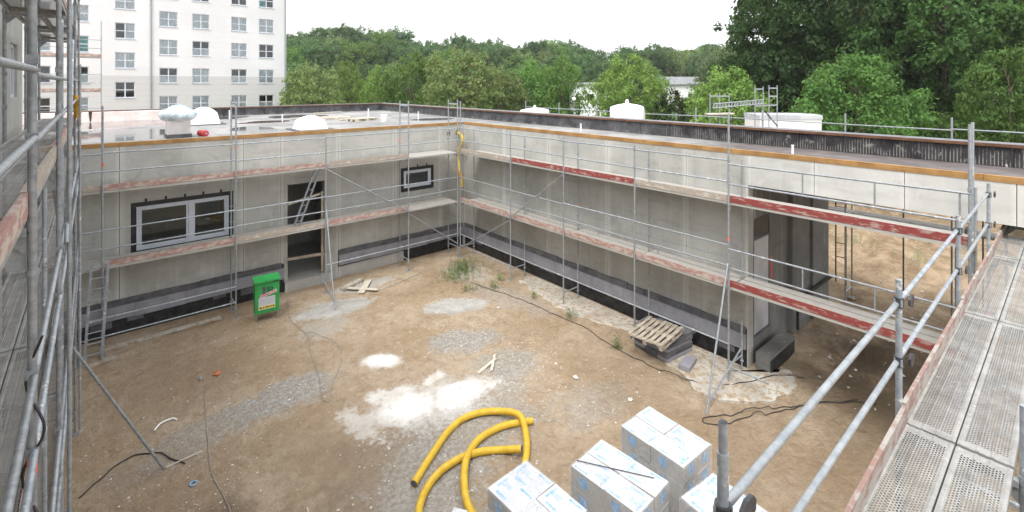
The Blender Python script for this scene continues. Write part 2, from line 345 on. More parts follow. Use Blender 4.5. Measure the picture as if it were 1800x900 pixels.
def leaf_mat(name, ca, cb, cc):
    s = NT(name); g = s.n('ShaderNodeNewGeometry')
    oi = s.n('ShaderNodeObjectInfo')
    n1 = s.noise(g.outputs['Position'], .35, 3)
    c = s.mix(s.ramp(n1, .35, .65), ca, cb)
    c = s.mix(s.math('MULTIPLY', g.outputs['Random Per Island'], .55), c, cc)
    hv = s.n('ShaderNodeHueSaturation'); s.set(hv.inputs['Color'], c)
    s.set(hv.inputs['Value'], s.math('ADD', .75, s.math('MULTIPLY', oi.outputs['Random'], .5)))
    s.set(hv.inputs['Hue'], s.math('ADD', .485, s.math('MULTIPLY', oi.outputs['Random'], .03)))
    s.fin(hv.outputs[0], .6, 0, .3)
    tl = s.n('ShaderNodeBsdfTranslucent'); s.set(tl.inputs[0], s.mix(.5, hv.outputs[0], (.16, .24, .03)))
    ms = s.n('ShaderNodeMixShader'); ms.inputs[0].default_value = .42
    s.t.links.new(s.b.outputs[0], ms.inputs[1]); s.t.links.new(tl.outputs[0], ms.inputs[2]); s.t.links.new(ms.outputs[0], s.out.inputs[0])
    return s.m
M['leaf_mid'] = leaf_mat('mid_green_leaves', (.075, .16, .034), (.125, .235, .05), (.20, .31, .075))
M['leaf_bright'] = leaf_mat('bright_green_leaves', (.145, .265, .05), (.21, .345, .07), (.29, .41, .11))
M['leaf_olive'] = leaf_mat('olive_leaves', (.15, .21, .065), (.20, .265, .09), (.28, .33, .14))
M['leaf_dark'] = leaf_mat('dark_green_leaves', (.017, .040, .011), (.03, .066, .017), (.062, .112, .03))
M['leaf_beech'] = leaf_mat('beech_leaves', (.032, .075, .018), (.055, .115, .026), (.10, .175, .045))
M['leaf_maple'] = leaf_mat('maple_leaves', (.05, .12, .026), (.085, .18, .038), (.15, .25, .06))
M['leaf_pale'] = leaf_mat('pale_grey_green_leaves', (.13, .19, .10), (.18, .24, .13), (.24, .30, .18))
M['leaf_wood'] = leaf_mat('woodland_leaves', (.052, .112, .042), (.082, .155, .062), (.125, .20, .085))
M['weed'] = leaf_mat('weed_leaves', (.10, .18, .04), (.14, .24, .06), (.2, .28, .1))

# ------------------------------------------------------------------ mesh helpers
class MB:
    def __init__(s): s.v = []; s.f = []; s.sm = []; s.uv = None
    def add(s, vs_, fs, smooth=False):
        o = len(s.v); s.v += [tuple(v) for v in vs_]; s.f += [tuple(i + o for i in f) for f in fs]; s.sm += [smooth] * len(fs); return s
    def box(s, x0, x1, y0, y1, z0, z1, mat=None):
        v = [(x0, y0, z0), (x1, y0, z0), (x1, y1, z0), (x0, y1, z0), (x0, y0, z1), (x1, y0, z1), (x1, y1, z1), (x0, y1, z1)]
        if mat is not None: v = [mat @ Vector(q) for q in v]
        return s.add(v, [(3, 2, 1, 0), (4, 5, 6, 7), (0, 1, 5, 4), (1, 2, 6, 5), (2, 3, 7, 6), (3, 0, 4, 7)])
    def bar(s, p0, p1, w_, h_, up=(0, 0, 1)):
        p0, p1 = Vector(p0), Vector(p1); d = (p1 - p0); L = d.length; d.normalize(); u = Vector(up)
        if abs(d.dot(u)) > .98: u = Vector((1, 0, 0))
        sx = d.cross(u).normalized(); u = sx.cross(d)
        m = Matrix((( sx.x, d.x, u.x, p0.x), (sx.y, d.y, u.y, p0.y), (sx.z, d.z, u.z, p0.z), (0, 0, 0, 1)))
        return s.box(-w_ / 2, w_ / 2, 0, L, -h_ / 2, h_ / 2, m)
    def tube(s, p0, p1, r, n=10, r2=None, caps=True): return s.path([p0, p1], r, n, r2, caps)
    def path(s, pts, r, n=8, r2=None, caps=True):
        pts = [Vector(p) for p in pts]; k = len(pts); vs_ = []; prev = None
        for i, p in enumerate(pts):
            d = (pts[min(i + 1, k - 1)] - pts[max(i - 1, 0)]).normalized()
            if prev is None:
                a = Vector((0, 0, 1)) if abs(d.z) < .9 else Vector((1, 0, 0)); a = d.cross(a).normalized()
            else: a = (prev - d * prev.dot(d)).normalized()
            prev = a; b = d.cross(a); rr = r if r2 is None else r + (r2 - r) * i / (k - 1)
            for j in range(n):
                t = 2 * math.pi * j / n; vs_.append(p + (a * math.cos(t) + b * math.sin(t)) * rr)
        fs = [(i * n + j, i * n + (j + 1) % n, (i + 1) * n + (j + 1) % n, (i + 1) * n + j) for i in range(k - 1) for j in range(n)]
        s.add(vs_, fs, True)
        if caps:
            s.add(vs_[:n], [tuple(range(n))[::-1]]); s.add(vs_[-n:], [tuple(range(n))])
        return s
    def mesh(s, name, mat=None):
        me = bpy.data.meshes.new(name); me.from_pydata(s.v, [], s.f)
        me.polygons.foreach_set('use_smooth', s.sm)
        if mat: me.materials.append(M[mat] if isinstance(mat, str) else mat)
        me.update(); return me
    def build(s, name, mat, parent=None, off=None):
        if parent is not None:
            o_ = wloc(parent); s.v = [(a - o_[0], b - o_[1], c - o_[2]) for a, b, c in s.v]
        return link(name, s.mesh(name, mat), parent)
    def lbuild(s, name, mat, parent=None): return link(name, s.mesh(name, mat), parent)

def wloc(o):
    x = Vector(o.location)
    while o.parent: o = o.parent; x = x + Vector(o.location)
    return x
def link(name, me, parent=None, loc=None, rot=None):
    o = bpy.data.objects.new(name, me); C.objects.link(o)
    if parent is not None: o.parent = parent
    if loc is not None: o.location = loc
    if rot is not None: o.rotation_euler = rot
    return o
def tag(o, label=None, cat=None, group=None, kind=None):
    for k, v in (('label', label), ('category', cat), ('group', group), ('kind', kind)):
        if v: o[k] = v
    return o
def thing(name, label, cat, loc=(0, 0, 0), rz=0, group=None):
    o = bpy.data.objects.new(name, None); C.objects.link(o); o.location = loc; o.rotation_euler = (0, 0, rz); o.empty_display_size = .2
    return tag(o, label, cat, group)
def bez(pts, n=6):
    """Catmull-Rom through points"""
    P = [Vector(p) for p in pts]; P = [P[0] * 2 - P[1]] + P + [P[-1] * 2 - P[-2]]; out = []
    for i in range(1, len(P) - 2):
        a, b, c, d = P[i - 1:i + 3]
        for k in range(n):
            t = k / n; out.append(.5 * ((2 * b) + (c - a) * t + (2 * a - 5 * b + 4 * c - d) * t * t + (3 * b - a - 3 * c + d) * t ** 3))
    out.append(P[-2]); return out
def copytree(root, loc, rz=0, sc=None):
    r = root.copy(); C.objects.link(r); r.location = loc; r.rotation_euler = (0, 0, rz)
    if sc: r.scale = sc
    for ch in root.children:
        c = ch.copy(); C.objects.link(c); c.parent = r
        for g in ch.children:
            d = g.copy(); C.objects.link(d); d.parent = c
    return r

# ------------------------------------------------------------------ ground
def gz(x, y):
    """height of the dug and trodden sand"""
    if not (-1.2 < x < 40 and -3 < y < 17.9): return 0.0
    h = .05 * noise.noise((x * .5, y * .5, 0)) + .028 * noise.noise((x * 1.9, y * 1.9, 3)) + .03 * noise.noise((x * 4, y * 4, 7))
    h -= .03 * max(0, noise.noise((x * 3.1, y * 3.1, 1)) - .25) ; h += .012 * max(0, noise.noise((x * 9, y * 9, 1)))
    for k in (-.55, .55):                                  # wheel ruts curving in from the passage
        c_ = 5.6 + .9 * math.sin(x * .55 + .4) + k
        if 2 < x < 13.5:
            q = abs(y - c_) / .16
            if q < 1.6: h += (-.035 * max(0, 1 - q) + .016 * max(0, 1 - abs(q - 1.2) / .4)) * (.7 + .5 * math.sin(x * 24))
    for c0, c1 in ((2.9, .35), (3.9, .35)):
        c_ = c0 + c1 * math.sin(y * .5)
        if 8 < y < 15:
            q = abs(x - c_) / .15
            if q < 1.6: h += (-.03 * max(0, 1 - q) + .014 * max(0, 1 - abs(q - 1.2) / .4)) * (.7 + .5 * math.sin(y * 24))
    # pit at the foot of the left scaffold
    d = math.hypot((x - .9) / 1.2, (y - 8.6) / 1.1); h -= .35 * max(0, 1 - d) ** .7
    for cx, cy, rr, a in ((5.65, 11.8, .6, .05), (5.3, 9.75, .9, .05), (6.45, 9.35, .8, .05)):
        h += a * max(0, 1 - math.hypot(x - cx, y - cy) / rr)
    e = min(1, (x + 1.2) / .5, (12.55 - x) / .6 if y > 5.2 and x < 13 else 9, (17.9 - y) / .8); h *= max(0, e)
    if x > 13:
        k = min(1, (x - 13) / 5); h += k * (.3 * noise.noise((x * .28, y * .28, 11)) + .34 * noise.noise((x * 1.1, y * 1.1, 5)) + .14 * abs(noise.noise((x * 2.4, y * 2.4, 2))))
        h *= min(1, (40 - x) / 4)
    return h
def ground():
    ax = [-700, -300, -120, -50, -20, -8, -3] + [round(-1.3 + .11 * i, 3) for i in range(131)] + [round(13.2 + .22 * i, 3) for i in range(125)] + [42, 48, 60, 90, 150, 300, 700]
    ay = [-700, -300, -120, -50, -20, -8, -3] + [round(-2.0 + .11 * i, 3) for i in range(182)] + [19, 22, 28, 40, 60, 90, 150, 300, 700]
    nx, ny = len(ax), len(ay)
    vs_ = [(x, y, gz(x, y)) for y in ay for x in ax]
    fs = [(j * nx + i, j * nx + i + 1, (j + 1) * nx + i + 1, (j + 1) * nx + i) for j in range(ny - 1) for i in range(nx - 1)]
    b = MB(); b.v = vs_; b.f = fs; b.sm = [True] * len(fs)
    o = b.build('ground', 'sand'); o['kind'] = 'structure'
ground()

def blob_slab(name, pts, z0, z1, mat, label=None):
    """irregular thin cast slab from an outline, rim slightly lower"""
    P = bez([(x, y, 0) for x, y in pts + pts[:1]], 14)[:-1]
    n = len(P); cx = sum(p.x for p in P) / n; cy = sum(p.y for p in P) / n
    rag = [Vector((min(12.49, p.x + .16 * noise.noise((p.x * 3.3, p.y * 3.3, 1))) if p.y > 5.2 else p.x + .16 * noise.noise((p.x * 3.3, p.y * 3.3, 1)), p.y + .16 * noise.noise((p.x * 3.3, p.y * 3.3, 9)), 0)) for p in P]
    v = [(p.x, p.y, z0) for p in rag] + [(p.x, p.y, z1 - .012) for p in rag] + [(cx + (p.x - cx) * .95, cy + (p.y - cy) * .95, z1) for p in rag] + [(cx, cy, z1)]
    f = [(i, (i + 1) % n, n + (i + 1) % n, n + i) for i in range(n)] + [(n + i, n + (i + 1) % n, 2 * n + (i + 1) % n, 2 * n + i) for i in range(n)] + [(2 * n + i, 2 * n + (i + 1) % n, 3 * n) for i in range(n)]
    b = MB(); b.add(v, f); o = b.build(name, mat); o['kind'] = 'structure'; return o
blob_slab('concrete_apron', [(11.75, 13.4), (12.5, 13.2), (12.55, 11.2), (12.5, 8.6), (11.9, 8.5), (11.35, 9.9), (11.3, 10.9), (11.5, 12.0)], -.12, .035, 'cement')
blob_slab('concrete_apron', [(11.3, 7.3), (12.5, 7.6), (12.6, 6.0), (12.66, 5.1), (13.2, 4.7), (12.3, 4.4), (11.3, 4.8), (10.75, 5.6), (11.0, 6.4)], -.12, .055, 'cement')

# ------------------------------------------------------------------ the unfinished building
XW, YW = 12.6, 18.0            # inner faces of the two wings
ZT = 5.40                      # top of the concrete
bld = thing('concrete_building', 'unfinished grey concrete building with flat roof around the sandy yard', 'building', (XW, YW, 0))

def wall_cells(b, to3, a0, a1, z0, z1, holes, th):
    """wall slab with rectangular openings; to3(a, depth, z) -> point"""
    As = sorted({a0, a1, *[h[0] for h in holes], *[h[1] for h in holes]}); Zs = sorted({z0, z1, *[h[2] for h in holes], *[h[3] for h in holes]})
    As = [a for a in As if a0 <= a <= a1]; Zs = [z for z in Zs if z0 <= z <= z1]
    inh = lambda a, z: any(h[0] < a < h[1] and h[2] < z < h[3] for h in holes)
    na, nz = len(As) - 1, len(Zs) - 1
    solid = lambda i, j: 0 <= i < na and 0 <= j < nz and not inh((As[i] + As[i + 1]) / 2, (Zs[j] + Zs[j + 1]) / 2)
    q = lambda *p: b.add([to3(*x) for x in p], [(0, 1, 2, 3)])
    for i in range(na):
        for j in range(nz):
            if not solid(i, j): continue
            a, c, z, y = As[i], As[i + 1], Zs[j], Zs[j + 1]
            q((a, 0, z), (c, 0, z), (c, 0, y), (a, 0, y)); q((c, th, z), (a, th, z), (a, th, y), (c, th, y))
            if not solid(i - 1, j): q((a, th, z), (a, 0, z), (a, 0, y), (a, th, y))
            if not solid(i + 1, j): q((c, 0, z), (c, th, z), (c, th, y), (c, 0, y))
            if not solid(i, j - 1): q((a, th, z), (c, th, z), (c, 0, z), (a, 0, z))
            if not solid(i, j + 1): q((a, 0, y), (c, 0, y), (c, th, y), (a, th, y))
L3 = lambda a, d, z: (a, YW + d, z)
R3 = lambda a, d, z: (XW + d, a, z)
W1 = (.92, 3.34, 2.30, 3.62); W2 = (9.58, 10.90, 2.92, 3.66); DR = (5.12, 6.40, .34, 3.68)
J = .006
Ls = [-4.2, -1.7, .55, 3.75, 4.9, 6.9, 9.2, 11.35, 12.6]
for a, c in zip(Ls[:-1], Ls[1:]):
    holes = [h for h in (W1, W2, DR, (11.7, 11.86, 4.95, 5.12), (12.14, 12.32, 4.98, 5.15)) if h[0] > a and h[1] < c]
    b = MB(); wall_cells(b, L3, a + J, c - J if c < 12.6 else c + .3, 0, ZT, holes, .3); b.build('wall_panel', 'concrete', bld)
Rs = [18.0, 15.2, 12.65, 9.95, 7.2, 5.5]
for c, a in zip(Rs[:-1], Rs[1:]):
    b = MB(); wall_cells(b, R3, a + J if a > 5.6 else a, c - J, 0, ZT, [], .3); b.build('wall_panel', 'concrete', bld)
for c, a in zip([5.5, 4.0, 2.35, .75, -1.5], [4.0, 2.35, .75, -1.5, -4]):
    b = MB(); wall_cells(b, R3, a + J, c - J, 4.64, ZT + .002, [], .32); b.build('lintel_beam', 'beam', bld)
# passage wall with its door, pier and slab overhead
PD = (12.93, 13.93, .62, 3.72)
P3 = lambda a, d, z: (a, 5.5 + d, z)
b = MB(); wall_cells(b, P3, XW + .302, 15.2, 0, 4.638, [PD], .3); b.build('passage_wall', 'concrete_shaded', bld)
b = MB(); b.box(15.212, 16.6, 5.38, 5.8, 0, 4.638); b.build('passage_wall', 'concrete_shaded', bld)
b = MB(); b.box(16.612, 18.0, 5.30, 5.8, 0, 4.638); b.build('passage_wall', 'concrete_shaded', bld)
b = MB(); b.box(XW + .322, 18.0, -4, 5.48, 4.66, 5.2); b.build('roof_slab', 'concrete_shaded', bld)
b = MB(); b.box(13.6, 18.05, -3.9, -3.6, 0, 4.65); b.build('passage_wall', 'concrete_shaded', bld)
b = MB(); b.bar((15.25, 5.26, 1.03), (18.05, 5.22, 1.03), .05, .09); b.bar((15.25, 5.26, .2), (15.25, 5.26, .98), .05, .09); b.build('plinth_tape', 'bitumen', bld)  # line of black tape at plinth level on the passage wall
d = MB().box(12.97, 13.89, 5.53, 5.58, .66, 3.68).build('door', 'xps', bld); d['label'] = 'grey passage door leaf with dark fanlight'
b = MB()
for q in ((12.93, 12.97, .62, 3.72), (13.89, 13.93, .62, 3.72), (12.97, 13.89, 3.68, 3.72), (12.97, 13.89, .62, .66), (12.97, 13.89, 3.16, 3.2)): b.box(q[0], q[1], 5.505, 5.6, q[2], q[3])
b.build('frame', 'xps_dark', d)
MB().box(12.99, 13.87, 5.51, 5.525, .72, 3.12).build('door_leaf', 'door_grey', d)
MB().box(12.98, 13.88, 5.515, 5.527, 3.22, 3.66).build('pane', 'tape', d)
MB().box(14.0, 14.06, 5.485, 5.498, 1.9, 2.5).build('marking_tape', 'red_print', bld)
# door step and plinth kerb at the passage corner
b = MB(); b.box(12.72, 14.3, 5.0, 5.36, 0, .42); b.build('door_step', 'concrete_shaded', bld)
MB().box(12.70, 14.2, 4.985, 4.999, .0, .34).build('coating_strip', 'bitumen', bld)
# back and end walls close the body so the rooms stay dark
for q in ((-4.2, 14.7, 30.0, 30.3), (14.71, 18.0, 29.91, 30.3), (-4.2, -3.9, 18.31, 29.99)):
    MB().box(q[0], q[1], q[2], q[3], 0, ZT - .01).build('wall_panel', 'concrete', bld)
MB().box(17.7, 18.0, 5.82, 29.9, 0, 5.1).build('wall_panel', 'concrete', bld)
MB().box(-3.8, 17.6, 18.32, 29.9, .1, .3).build('room_floor', 'concrete', bld)
MB().box(-3.8, 12.2, 22.0, 22.2, .31, 5.1).build('room_wall', 'concrete', bld)
MB().box(7.4, 7.6, 18.32, 21.9, .31, 5.1).build('room_wall', 'concrete', bld)
# roof: two membranes that butt at the corner
b = MB(); b.box(-4.2, 14.3, YW + .13, 29.9, ZT + .004, ZT + .09); b.build('roof_membrane', 'roof', bld)
b = MB(); b.box(XW + .13, 14.3, -4, YW + .128, ZT + .004, ZT + .09); b.build('roof_membrane', 'roof', bld)
b = MB(); b.box(14.71, 18.0, -3.9, 30, 5.12, 5.3); b.build('roof_membrane', 'roof', bld)
# fresh timber kerb along the roof edge
for i in range(5):
    x0 = -4.2 + i * 3.36; x1 = min(x0 + 3.355, 12.478)
    b = MB(); b.box(x0, x1, YW - .012, YW + .12, ZT + .003, ZT + .075); b.box(x0, x1, YW + .012, YW + .119, ZT + .0755, ZT + .12); b.build('timber_kerb', 'timber', bld)
for i in range(7):
    y1 = YW - .02 - i * 3.36; y0 = max(y1 - 3.355, -4)
    b = MB(); b.box(XW - .012, XW + .12, y0, y1, ZT + .003, ZT + .075); b.box(XW + .012, XW + .119, y0, y1, ZT + .0755, ZT + .115); b.build('timber_kerb', 'timber', bld)
# parapet: core, ribbed black boards one by one, capping and brown edge strip
ZP = 5.93
MB().box(14.36, 14.7, -4, 30.2, ZT + .01, ZP - .003).build('parapet_core', 'concrete_shaded', bld)
MB().box(-4.2, 14.358, 29.96, 30.25, ZT + .01, ZP - .003).build('parapet_core', 'concrete_shaded', bld)
def ribbed(L, h, ribs):
    b = MB(); n = max(3, int(L / .055)) if ribs else 1; prof = [(0, 0)]
    if ribs:
        st = L / n
        for i in range(n):
            u = i * st; prof += [(u + st * .3, 0), (u + st * .42, .012), (u + st * .88, .012), (u + st, 0)]
    else: prof.append((L, 0))
    v = [(u, -d_, z_) for z_ in (0, h) for u, d_ in prof]; k = len(prof)
    b.add(v, [(i, i + 1, k + i + 1, k + i) for i in range(k - 1)]); b.box(0, L, .002, .045, 0, h)
    return b.mesh('parapet_board', 'parapet_rib' if ribs else 'parapet_plain')
mr, mp = ribbed(.985, .40, True), ribbed(.985, .40, False)
for i in range(36):                                   # along the right wing
    y = 29.88 - i
    if y < -4: break
    o = link('parapet_board', mr if y < 9.5 else mp, bld); o.location = Vector((14.305 + .004 * random.random(), y, ZT + .10)) - wloc(bld); o.rotation_euler = (R(random.uniform(-1.5, 0)), 0, R(-90))
for i in range(18):                                   # along the back of the left wing
    o = link('parapet_board', mp, bld); o.location = Vector((-3.72 + i, 29.90, ZT + .10)) - wloc(bld)
MB().box(14.26, 14.74, -4, 30.3, ZP, ZP + .035).build('capping', 'cap', bld)
MB().box(-4.2, 14.257, 29.86, 30.29, ZP, ZP + .035).build('capping', 'cap', bld)
MB().box(14.245, 14.257, -4, 29.85, ZP - .03, ZP + .03).build('edge_strip', 'copper_edge', bld)
MB().box(-4.2, 14.24, 29.845, 29.857, ZP - .03, ZP + .03).build('edge_strip', 'copper_edge', bld)
# bitumen plinth and foam boards, board by board
def plinth(wing, a0, a1, bare=None):
    to = (lambda a, dd, z: (a, YW - dd, z)) if wing == 'L' else (lambda a, dd, z: (XW - dd, a, z))
    def slab(name, mat, a, c, z0, z1, d0, d1):
        p = to(a, d0, z0); q = to(c, d1, z1)
        b = MB(); b.box(min(p[0], q[0]), max(p[0], q[0]), min(p[1], q[1]), max(p[1], q[1]), z0, z1); return b.build(name, mat, bld)
    slab('coating_strip', 'bitumen', a0, a1, .40 if bare else -.02, .98, .003, .012)
    if bare: slab('coating_strip', 'bitumen', bare, a1, -.02, .398, .003, .012)
    a = a0 + .02
    while a < a1 - .1:                                 # narrow dark course
        c = min(a + .60, a1); slab('foam_board', 'xps_dark', a, c - .012, .855, 1.03 + random.uniform(-.012, .012), .014, .055 + random.uniform(0, .008)); a = c
    a = a0 + .01
    while a < a1 - .1:                                 # broad grey course
        c = min(a + 1.25, a1); slab('foam_board', 'xps', a, c - .008, .47 + random.uniform(-.02, .02), .845, .014, .085 + random.uniform(0, .01)); a = c
    a = a0 + .3
    while a < a1 - .5:                                 # broken pieces of the lowest course
        c = min(a + random.uniform(.3, .8), a1)
        if random.random() < .45 and not (bare and a < bare): slab('foam_board', 'xps_dark', a, c, .46 - random.uniform(.08, .22), .455, .014, .05)
        a = c + random.uniform(.1, .5)
plinth('L', -4.1, 5.0); plinth('L', 6.9, 12.5, 9.6); plinth('R', 5.52, 17.9)
MB().box(5.0, 6.6, YW - .16, YW - .005, 0, .33).build('threshold', 'concrete', bld)

# windows
def window(x0, x1, z0, z1, mull, tabs):
    wn = MB(); f = .085
    y0, y1 = YW + .01, YW + .09
    wn.box(x0, x1, y0, y1, z0, z0 + f); wn.box(x0, x1, y0, y1, z1 - f, z1); wn.box(x0, x0 + f, y0, y1, z0 + f, z1 - f); wn.box(x1 - f, x1, y0, y1, z0 + f, z1 - f)
    xs = [x0 + f, x1 - f]
    if mull: wn.box(mull - .055, mull + .055, y0, y1, z0 + f, z1 - f); xs = [x0 + f, mull - .055, mull + .055, x1 - f]
    o = wn.build('window', 'pvc', bld)
    for i in range(0, len(xs), 2):
        a, c = xs[i] + .004, xs[i + 1] - .004; zz0, zz1 = z0 + f + .004, z1 - f - .004; s_ = .055
        b = MB(); b.box(a, c, y0 + .02, y1 - .01, zz0, zz0 + s_); b.box(a, c, y0 + .02, y1 - .01, zz1 - s_, zz1); b.box(a, a + s_, y0 + .02, y1 - .01, zz0 + s_, zz1 - s_); b.box(c - s_, c, y0 + .02, y1 - .01, zz0 + s_, zz1 - s_)
        b.build('sash', 'pvc', o)
        MB().box(a + s_, c - s_, y0 + .045, y0 + .055, zz0 + s_, zz1 - s_).build('pane', 'glass', o)
    b = MB(); e = .11; y0, y1 = YW - .006, YW - .001
    b.box(x0 - e, x1 + e, y0, y1, z1 - .02, z1 + e); b.box(x0 - e, x1 + e, y0, y1, z0 - e - .02, z0 + .02); b.box(x0 - e, x0 + .02, y0, y1, z0 + .02, z1 - .02); b.box(x1 - .02, x1 + e, y0, y1, z0 + .02, z1 - .02)
    n = tabs
    for i in range(n):
        x = x0 + (x1 - x0) * (i + .5) / n; b.box(x - .03, x + .03, y0, y1, z1 + e, z1 + e + .09)
    b.build('sealing_tape', 'tape', o)
window(*W1, 2.28, 5); window(*W2, None, 3)
# planks nailed across the doorway and a loose jamb board
b = MB(); b.bar((6.30, YW - .03, .4), (6.30, YW - .03, 3.3), .08, .035, (0, 1, 0)); b.build('jamb_board', 'old_wood', bld)
b = MB(); b.bar((5.1, YW - .03, 1.1), (6.4, YW - .03, 1.02), .03, .1); b.build('barrier_plank', 'old_wood', bld)
b = MB(); b.bar((5.15, YW + .05, 3.0), (6.35, YW + .05, 3.22), .03, .08); b.build('barrier_plank', 'pale_wood', bld)

# left neighbour: the taller concrete wing that the near scaffold stands against
lb = thing('concrete_wing', 'tall bare concrete wing behind the long scaffold with upper walkways', 'building', (-1.35, 8, 0))
for i in range(7):
    y0 = -6 + i * 3.3; y1 = y0 + 3.29
    holes = [] if i % 2 else [(y0 + 1.0, y0 + 2.2, 6.9, 8.1)]
    b = MB(); wall_cells(b, lambda a, dd, z: (-1.35 - dd, a, z), y0, y1, 0, 11.2, holes, .3); b.build('wall_panel', 'concrete', lb)
    for h in holes:
        b = MB(); b.box(-1.46, -1.40, h[0], h[1], 6.9, 6.98); b.box(-1.46, -1.40, h[0], h[1], 8.02, 8.1); b.box(-1.46, -1.40, h[0], h[0] + .08, 6.98, 8.02); b.box(-1.46, -1.40, h[1] - .08, h[1], 6.98, 8.02); b.box(-1.46, -1.40, (h[0] + h[1]) / 2 - .04, (h[0] + h[1]) / 2 + .04, 6.98, 8.02)
        o = b.build('window', 'pvc', lb); MB().box(-1.44, -1.43, h[0] + .08, h[1] - .08, 6.98, 8.02).build('pane', 'glass', o)
MB().box(-6, -1.66, -6, 16.9, 10.8, 11.1).build('roof_slab', 'concrete_shaded', lb)

# ------------------------------------------------------------------ scaffolds
TR = .0242
def deck_plank_mesh(L, W=.315, mat='deck'):
    b = MB(); h = L / 2; w_ = W / 2
    prof = [(-w_, 0), (-w_ + .02, .004), (-w_ + .03, 0), (-.055, 0), (-.05, .004), (-.035, .004), (-.03, 0), (.03, 0), (.035, .004), (.05, .004), (.055, 0), (w_ - .03, 0), (w_ - .02, .004), (w_, 0)]
    k = len(prof); b.add([(u, v, z) for u in (-h, h) for v, z in prof], [(i + 1, i, k + i, k + i + 1) for i in range(k - 1)])
    for sg in (-1, 1):
        y = sg * w_; b.box(-h, h, min(y, y - sg * .012), max(y, y - sg * .012), -.062, -.0005)
        b.box(sg * h - .02 * (sg > 0), sg * h + .02 * (sg < 0), -w_ + .013, w_ - .013, -.062, -.001)
    return b.mesh('deck_plank', mat)
_pl = {}
def scaffold(root, axis, outer, inner, stations, levels, top=6.5, tops={}, toes={}, rails={}, z0=0.0, braces=(), skip_in=(), skip_deck=(), ladder_rails=(), low_rails=(), thin=False, galv='galv', inner_top=None, third=False, dmat='deck'):
    sgn = 1 if inner > outer else -1; wdt = abs(inner - outer)
    def P(s_, t, z):
        c = outer + sgn * t; return (s_, c, z) if axis == 'x' else (c, s_, z)
    n = 10
    for i, st in enumerate(stations):
        tp = tops.get(i, top)
        for t in ((0, wdt) if i not in skip_in else (0,)):
            b = MB(); t1 = tp if t == 0 or inner_top is None else inner_top
            g = z0 if z0 else gz(*P(st, t, 0)[:2])
            b.tube(P(st, t, g + .30), P(st, t, t1), TR, n)
            b.tube(P(st, t, g + .02), P(st, t, g + .34), .019, 8)
            b.tube(P(st, t, g + .28), P(st, t, g + .31), .045, 8)
            for lv in levels:                            # wedge pockets and spigot joints
                b.tube(P(st, t, lv - .09), P(st, t, lv - .03), TR + .006, n)
                for dz in (.5, 1.0):
                    if lv + dz < t1: b.box(*[q for pair in zip(*[[a + e for a in P(st, t, lv + dz)] for e in (-.03, .03)]) for q in pair])
            po = b.build('post', galv, root)
            if random.random() < .5:
                zz = random.choice(levels) + random.uniform(.3, 1.4)
                if zz < t1 - .1: MB().tube(P(st, t, zz), P(st, t, zz + random.uniform(.05, .12)), TR + .0015, n, None, False).build('marking_tape', 'orange', po)
            pb = P(st, t, 0); MB().box(pb[0] - .075, pb[0] + .075, pb[1] - .075, pb[1] + .075, g + .0, g + .012).build('base_plate', 'galv_dark', root)
            bb = MB(); bb.box(pb[0] - .13, pb[0] + .13, pb[1] - .1, pb[1] + .1, g - .04, g - .001); bb.build('sole_board', 'old_wood', root)
        if i not in skip_in:
            for lv in levels:
                b = MB(); b.bar(P(st, TR, lv - .095), P(st, wdt - TR, lv - .095), .05, .05)
                for t0, dd in ((TR, 1), (wdt - TR, -1)):     # gusset plates
                    b.add([P(st, t0, lv - .125), P(st, t0 + dd * .12, lv - .122), P(st, t0, lv - .25)], [(0, 1, 2)])
                b.build('transom', galv, root)
            b = MB(); g = z0 if z0 else 0; b.tube(P(st, TR, g + .42), P(st, wdt - TR, g + .42), .02, 8); b.build('foot_transom', galv, root)
            if tops.get(i, top) - levels[-1] > 1.9 and inner_top is None:
                b = MB(); b.bar(P(st, TR, tops.get(i, top) - .18), P(st, wdt - TR, tops.get(i, top) - .18), .04, .06); b.build('head_transom', galv, root)
    for i in range(len(stations) - 1):
        a, c = stations[i], stations[i + 1]; lo, hi = min(a, c), max(a, c); L = hi - lo
        for k, lv in enumerate(levels):
            if (i, k) not in skip_deck:
                for q in (0, 1, 2) if third else (0, 1):
                    key = (round(L, 2), q == 2, dmat)
                    if key not in _pl: _pl[key] = deck_plank_mesh(L - .03, .25 if q == 2 else .315, dmat)
                    t = .035 + .16 + q * .325 + (.015 if q == 2 else 0)
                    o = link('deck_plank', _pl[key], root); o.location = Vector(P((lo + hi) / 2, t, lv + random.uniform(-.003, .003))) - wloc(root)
                    o.rotation_euler = (0, 0, (0 if axis == 'x' else R(90)) + (math.pi if random.random() < .5 else 0))
                tm = toes.get((i, k), 'toe_worn')
                if tm:
                    b = MB(); b.box(-L / 2 + .02, L / 2 - .02, -.015, .015, 0, .15); o = b.lbuild('toe_board', tm, root)
                    o.location = Vector(P((lo + hi) / 2, .042, lv + .006)) - wloc(root); o.rotation_euler = (R(random.uniform(-2, 2)), 0, (0 if axis == 'x' else R(90)) + R(random.uniform(-.35, .35)))
            rs = rails.get((i, k), (.5, 1.0))
            for dz in rs:
                j = random.uniform(-.02, .02)
                MB().tube(P(a, -.012, lv + dz + j), P(c, -.012, lv + dz + random.uniform(-.02, .02)), .019 if thin else .0212, 8).build('guard_rail', random.choice(['galv', 'galv_splat', 'galv'] if galv != 'galv_dark' else ['galv', 'galv_dark', 'galv_splat']), root)
            if (i, k) in ladder_rails:                       # little posts between the two rails
                for u in (.08, .38, .68, .97):
                    MB().tube(P(a + (c - a) * u, -.012, lv + rs[0]), P(a + (c - a) * u, -.012, lv + rs[1]), .017, 6).build('rail_strut', 'galv', root)
        for z in dict(low_rails).get(i, ()):
            MB().tube(P(a, -.012, z), P(c, -.012, z), .02, 8).build('guard_rail', 'galv_splat', root)
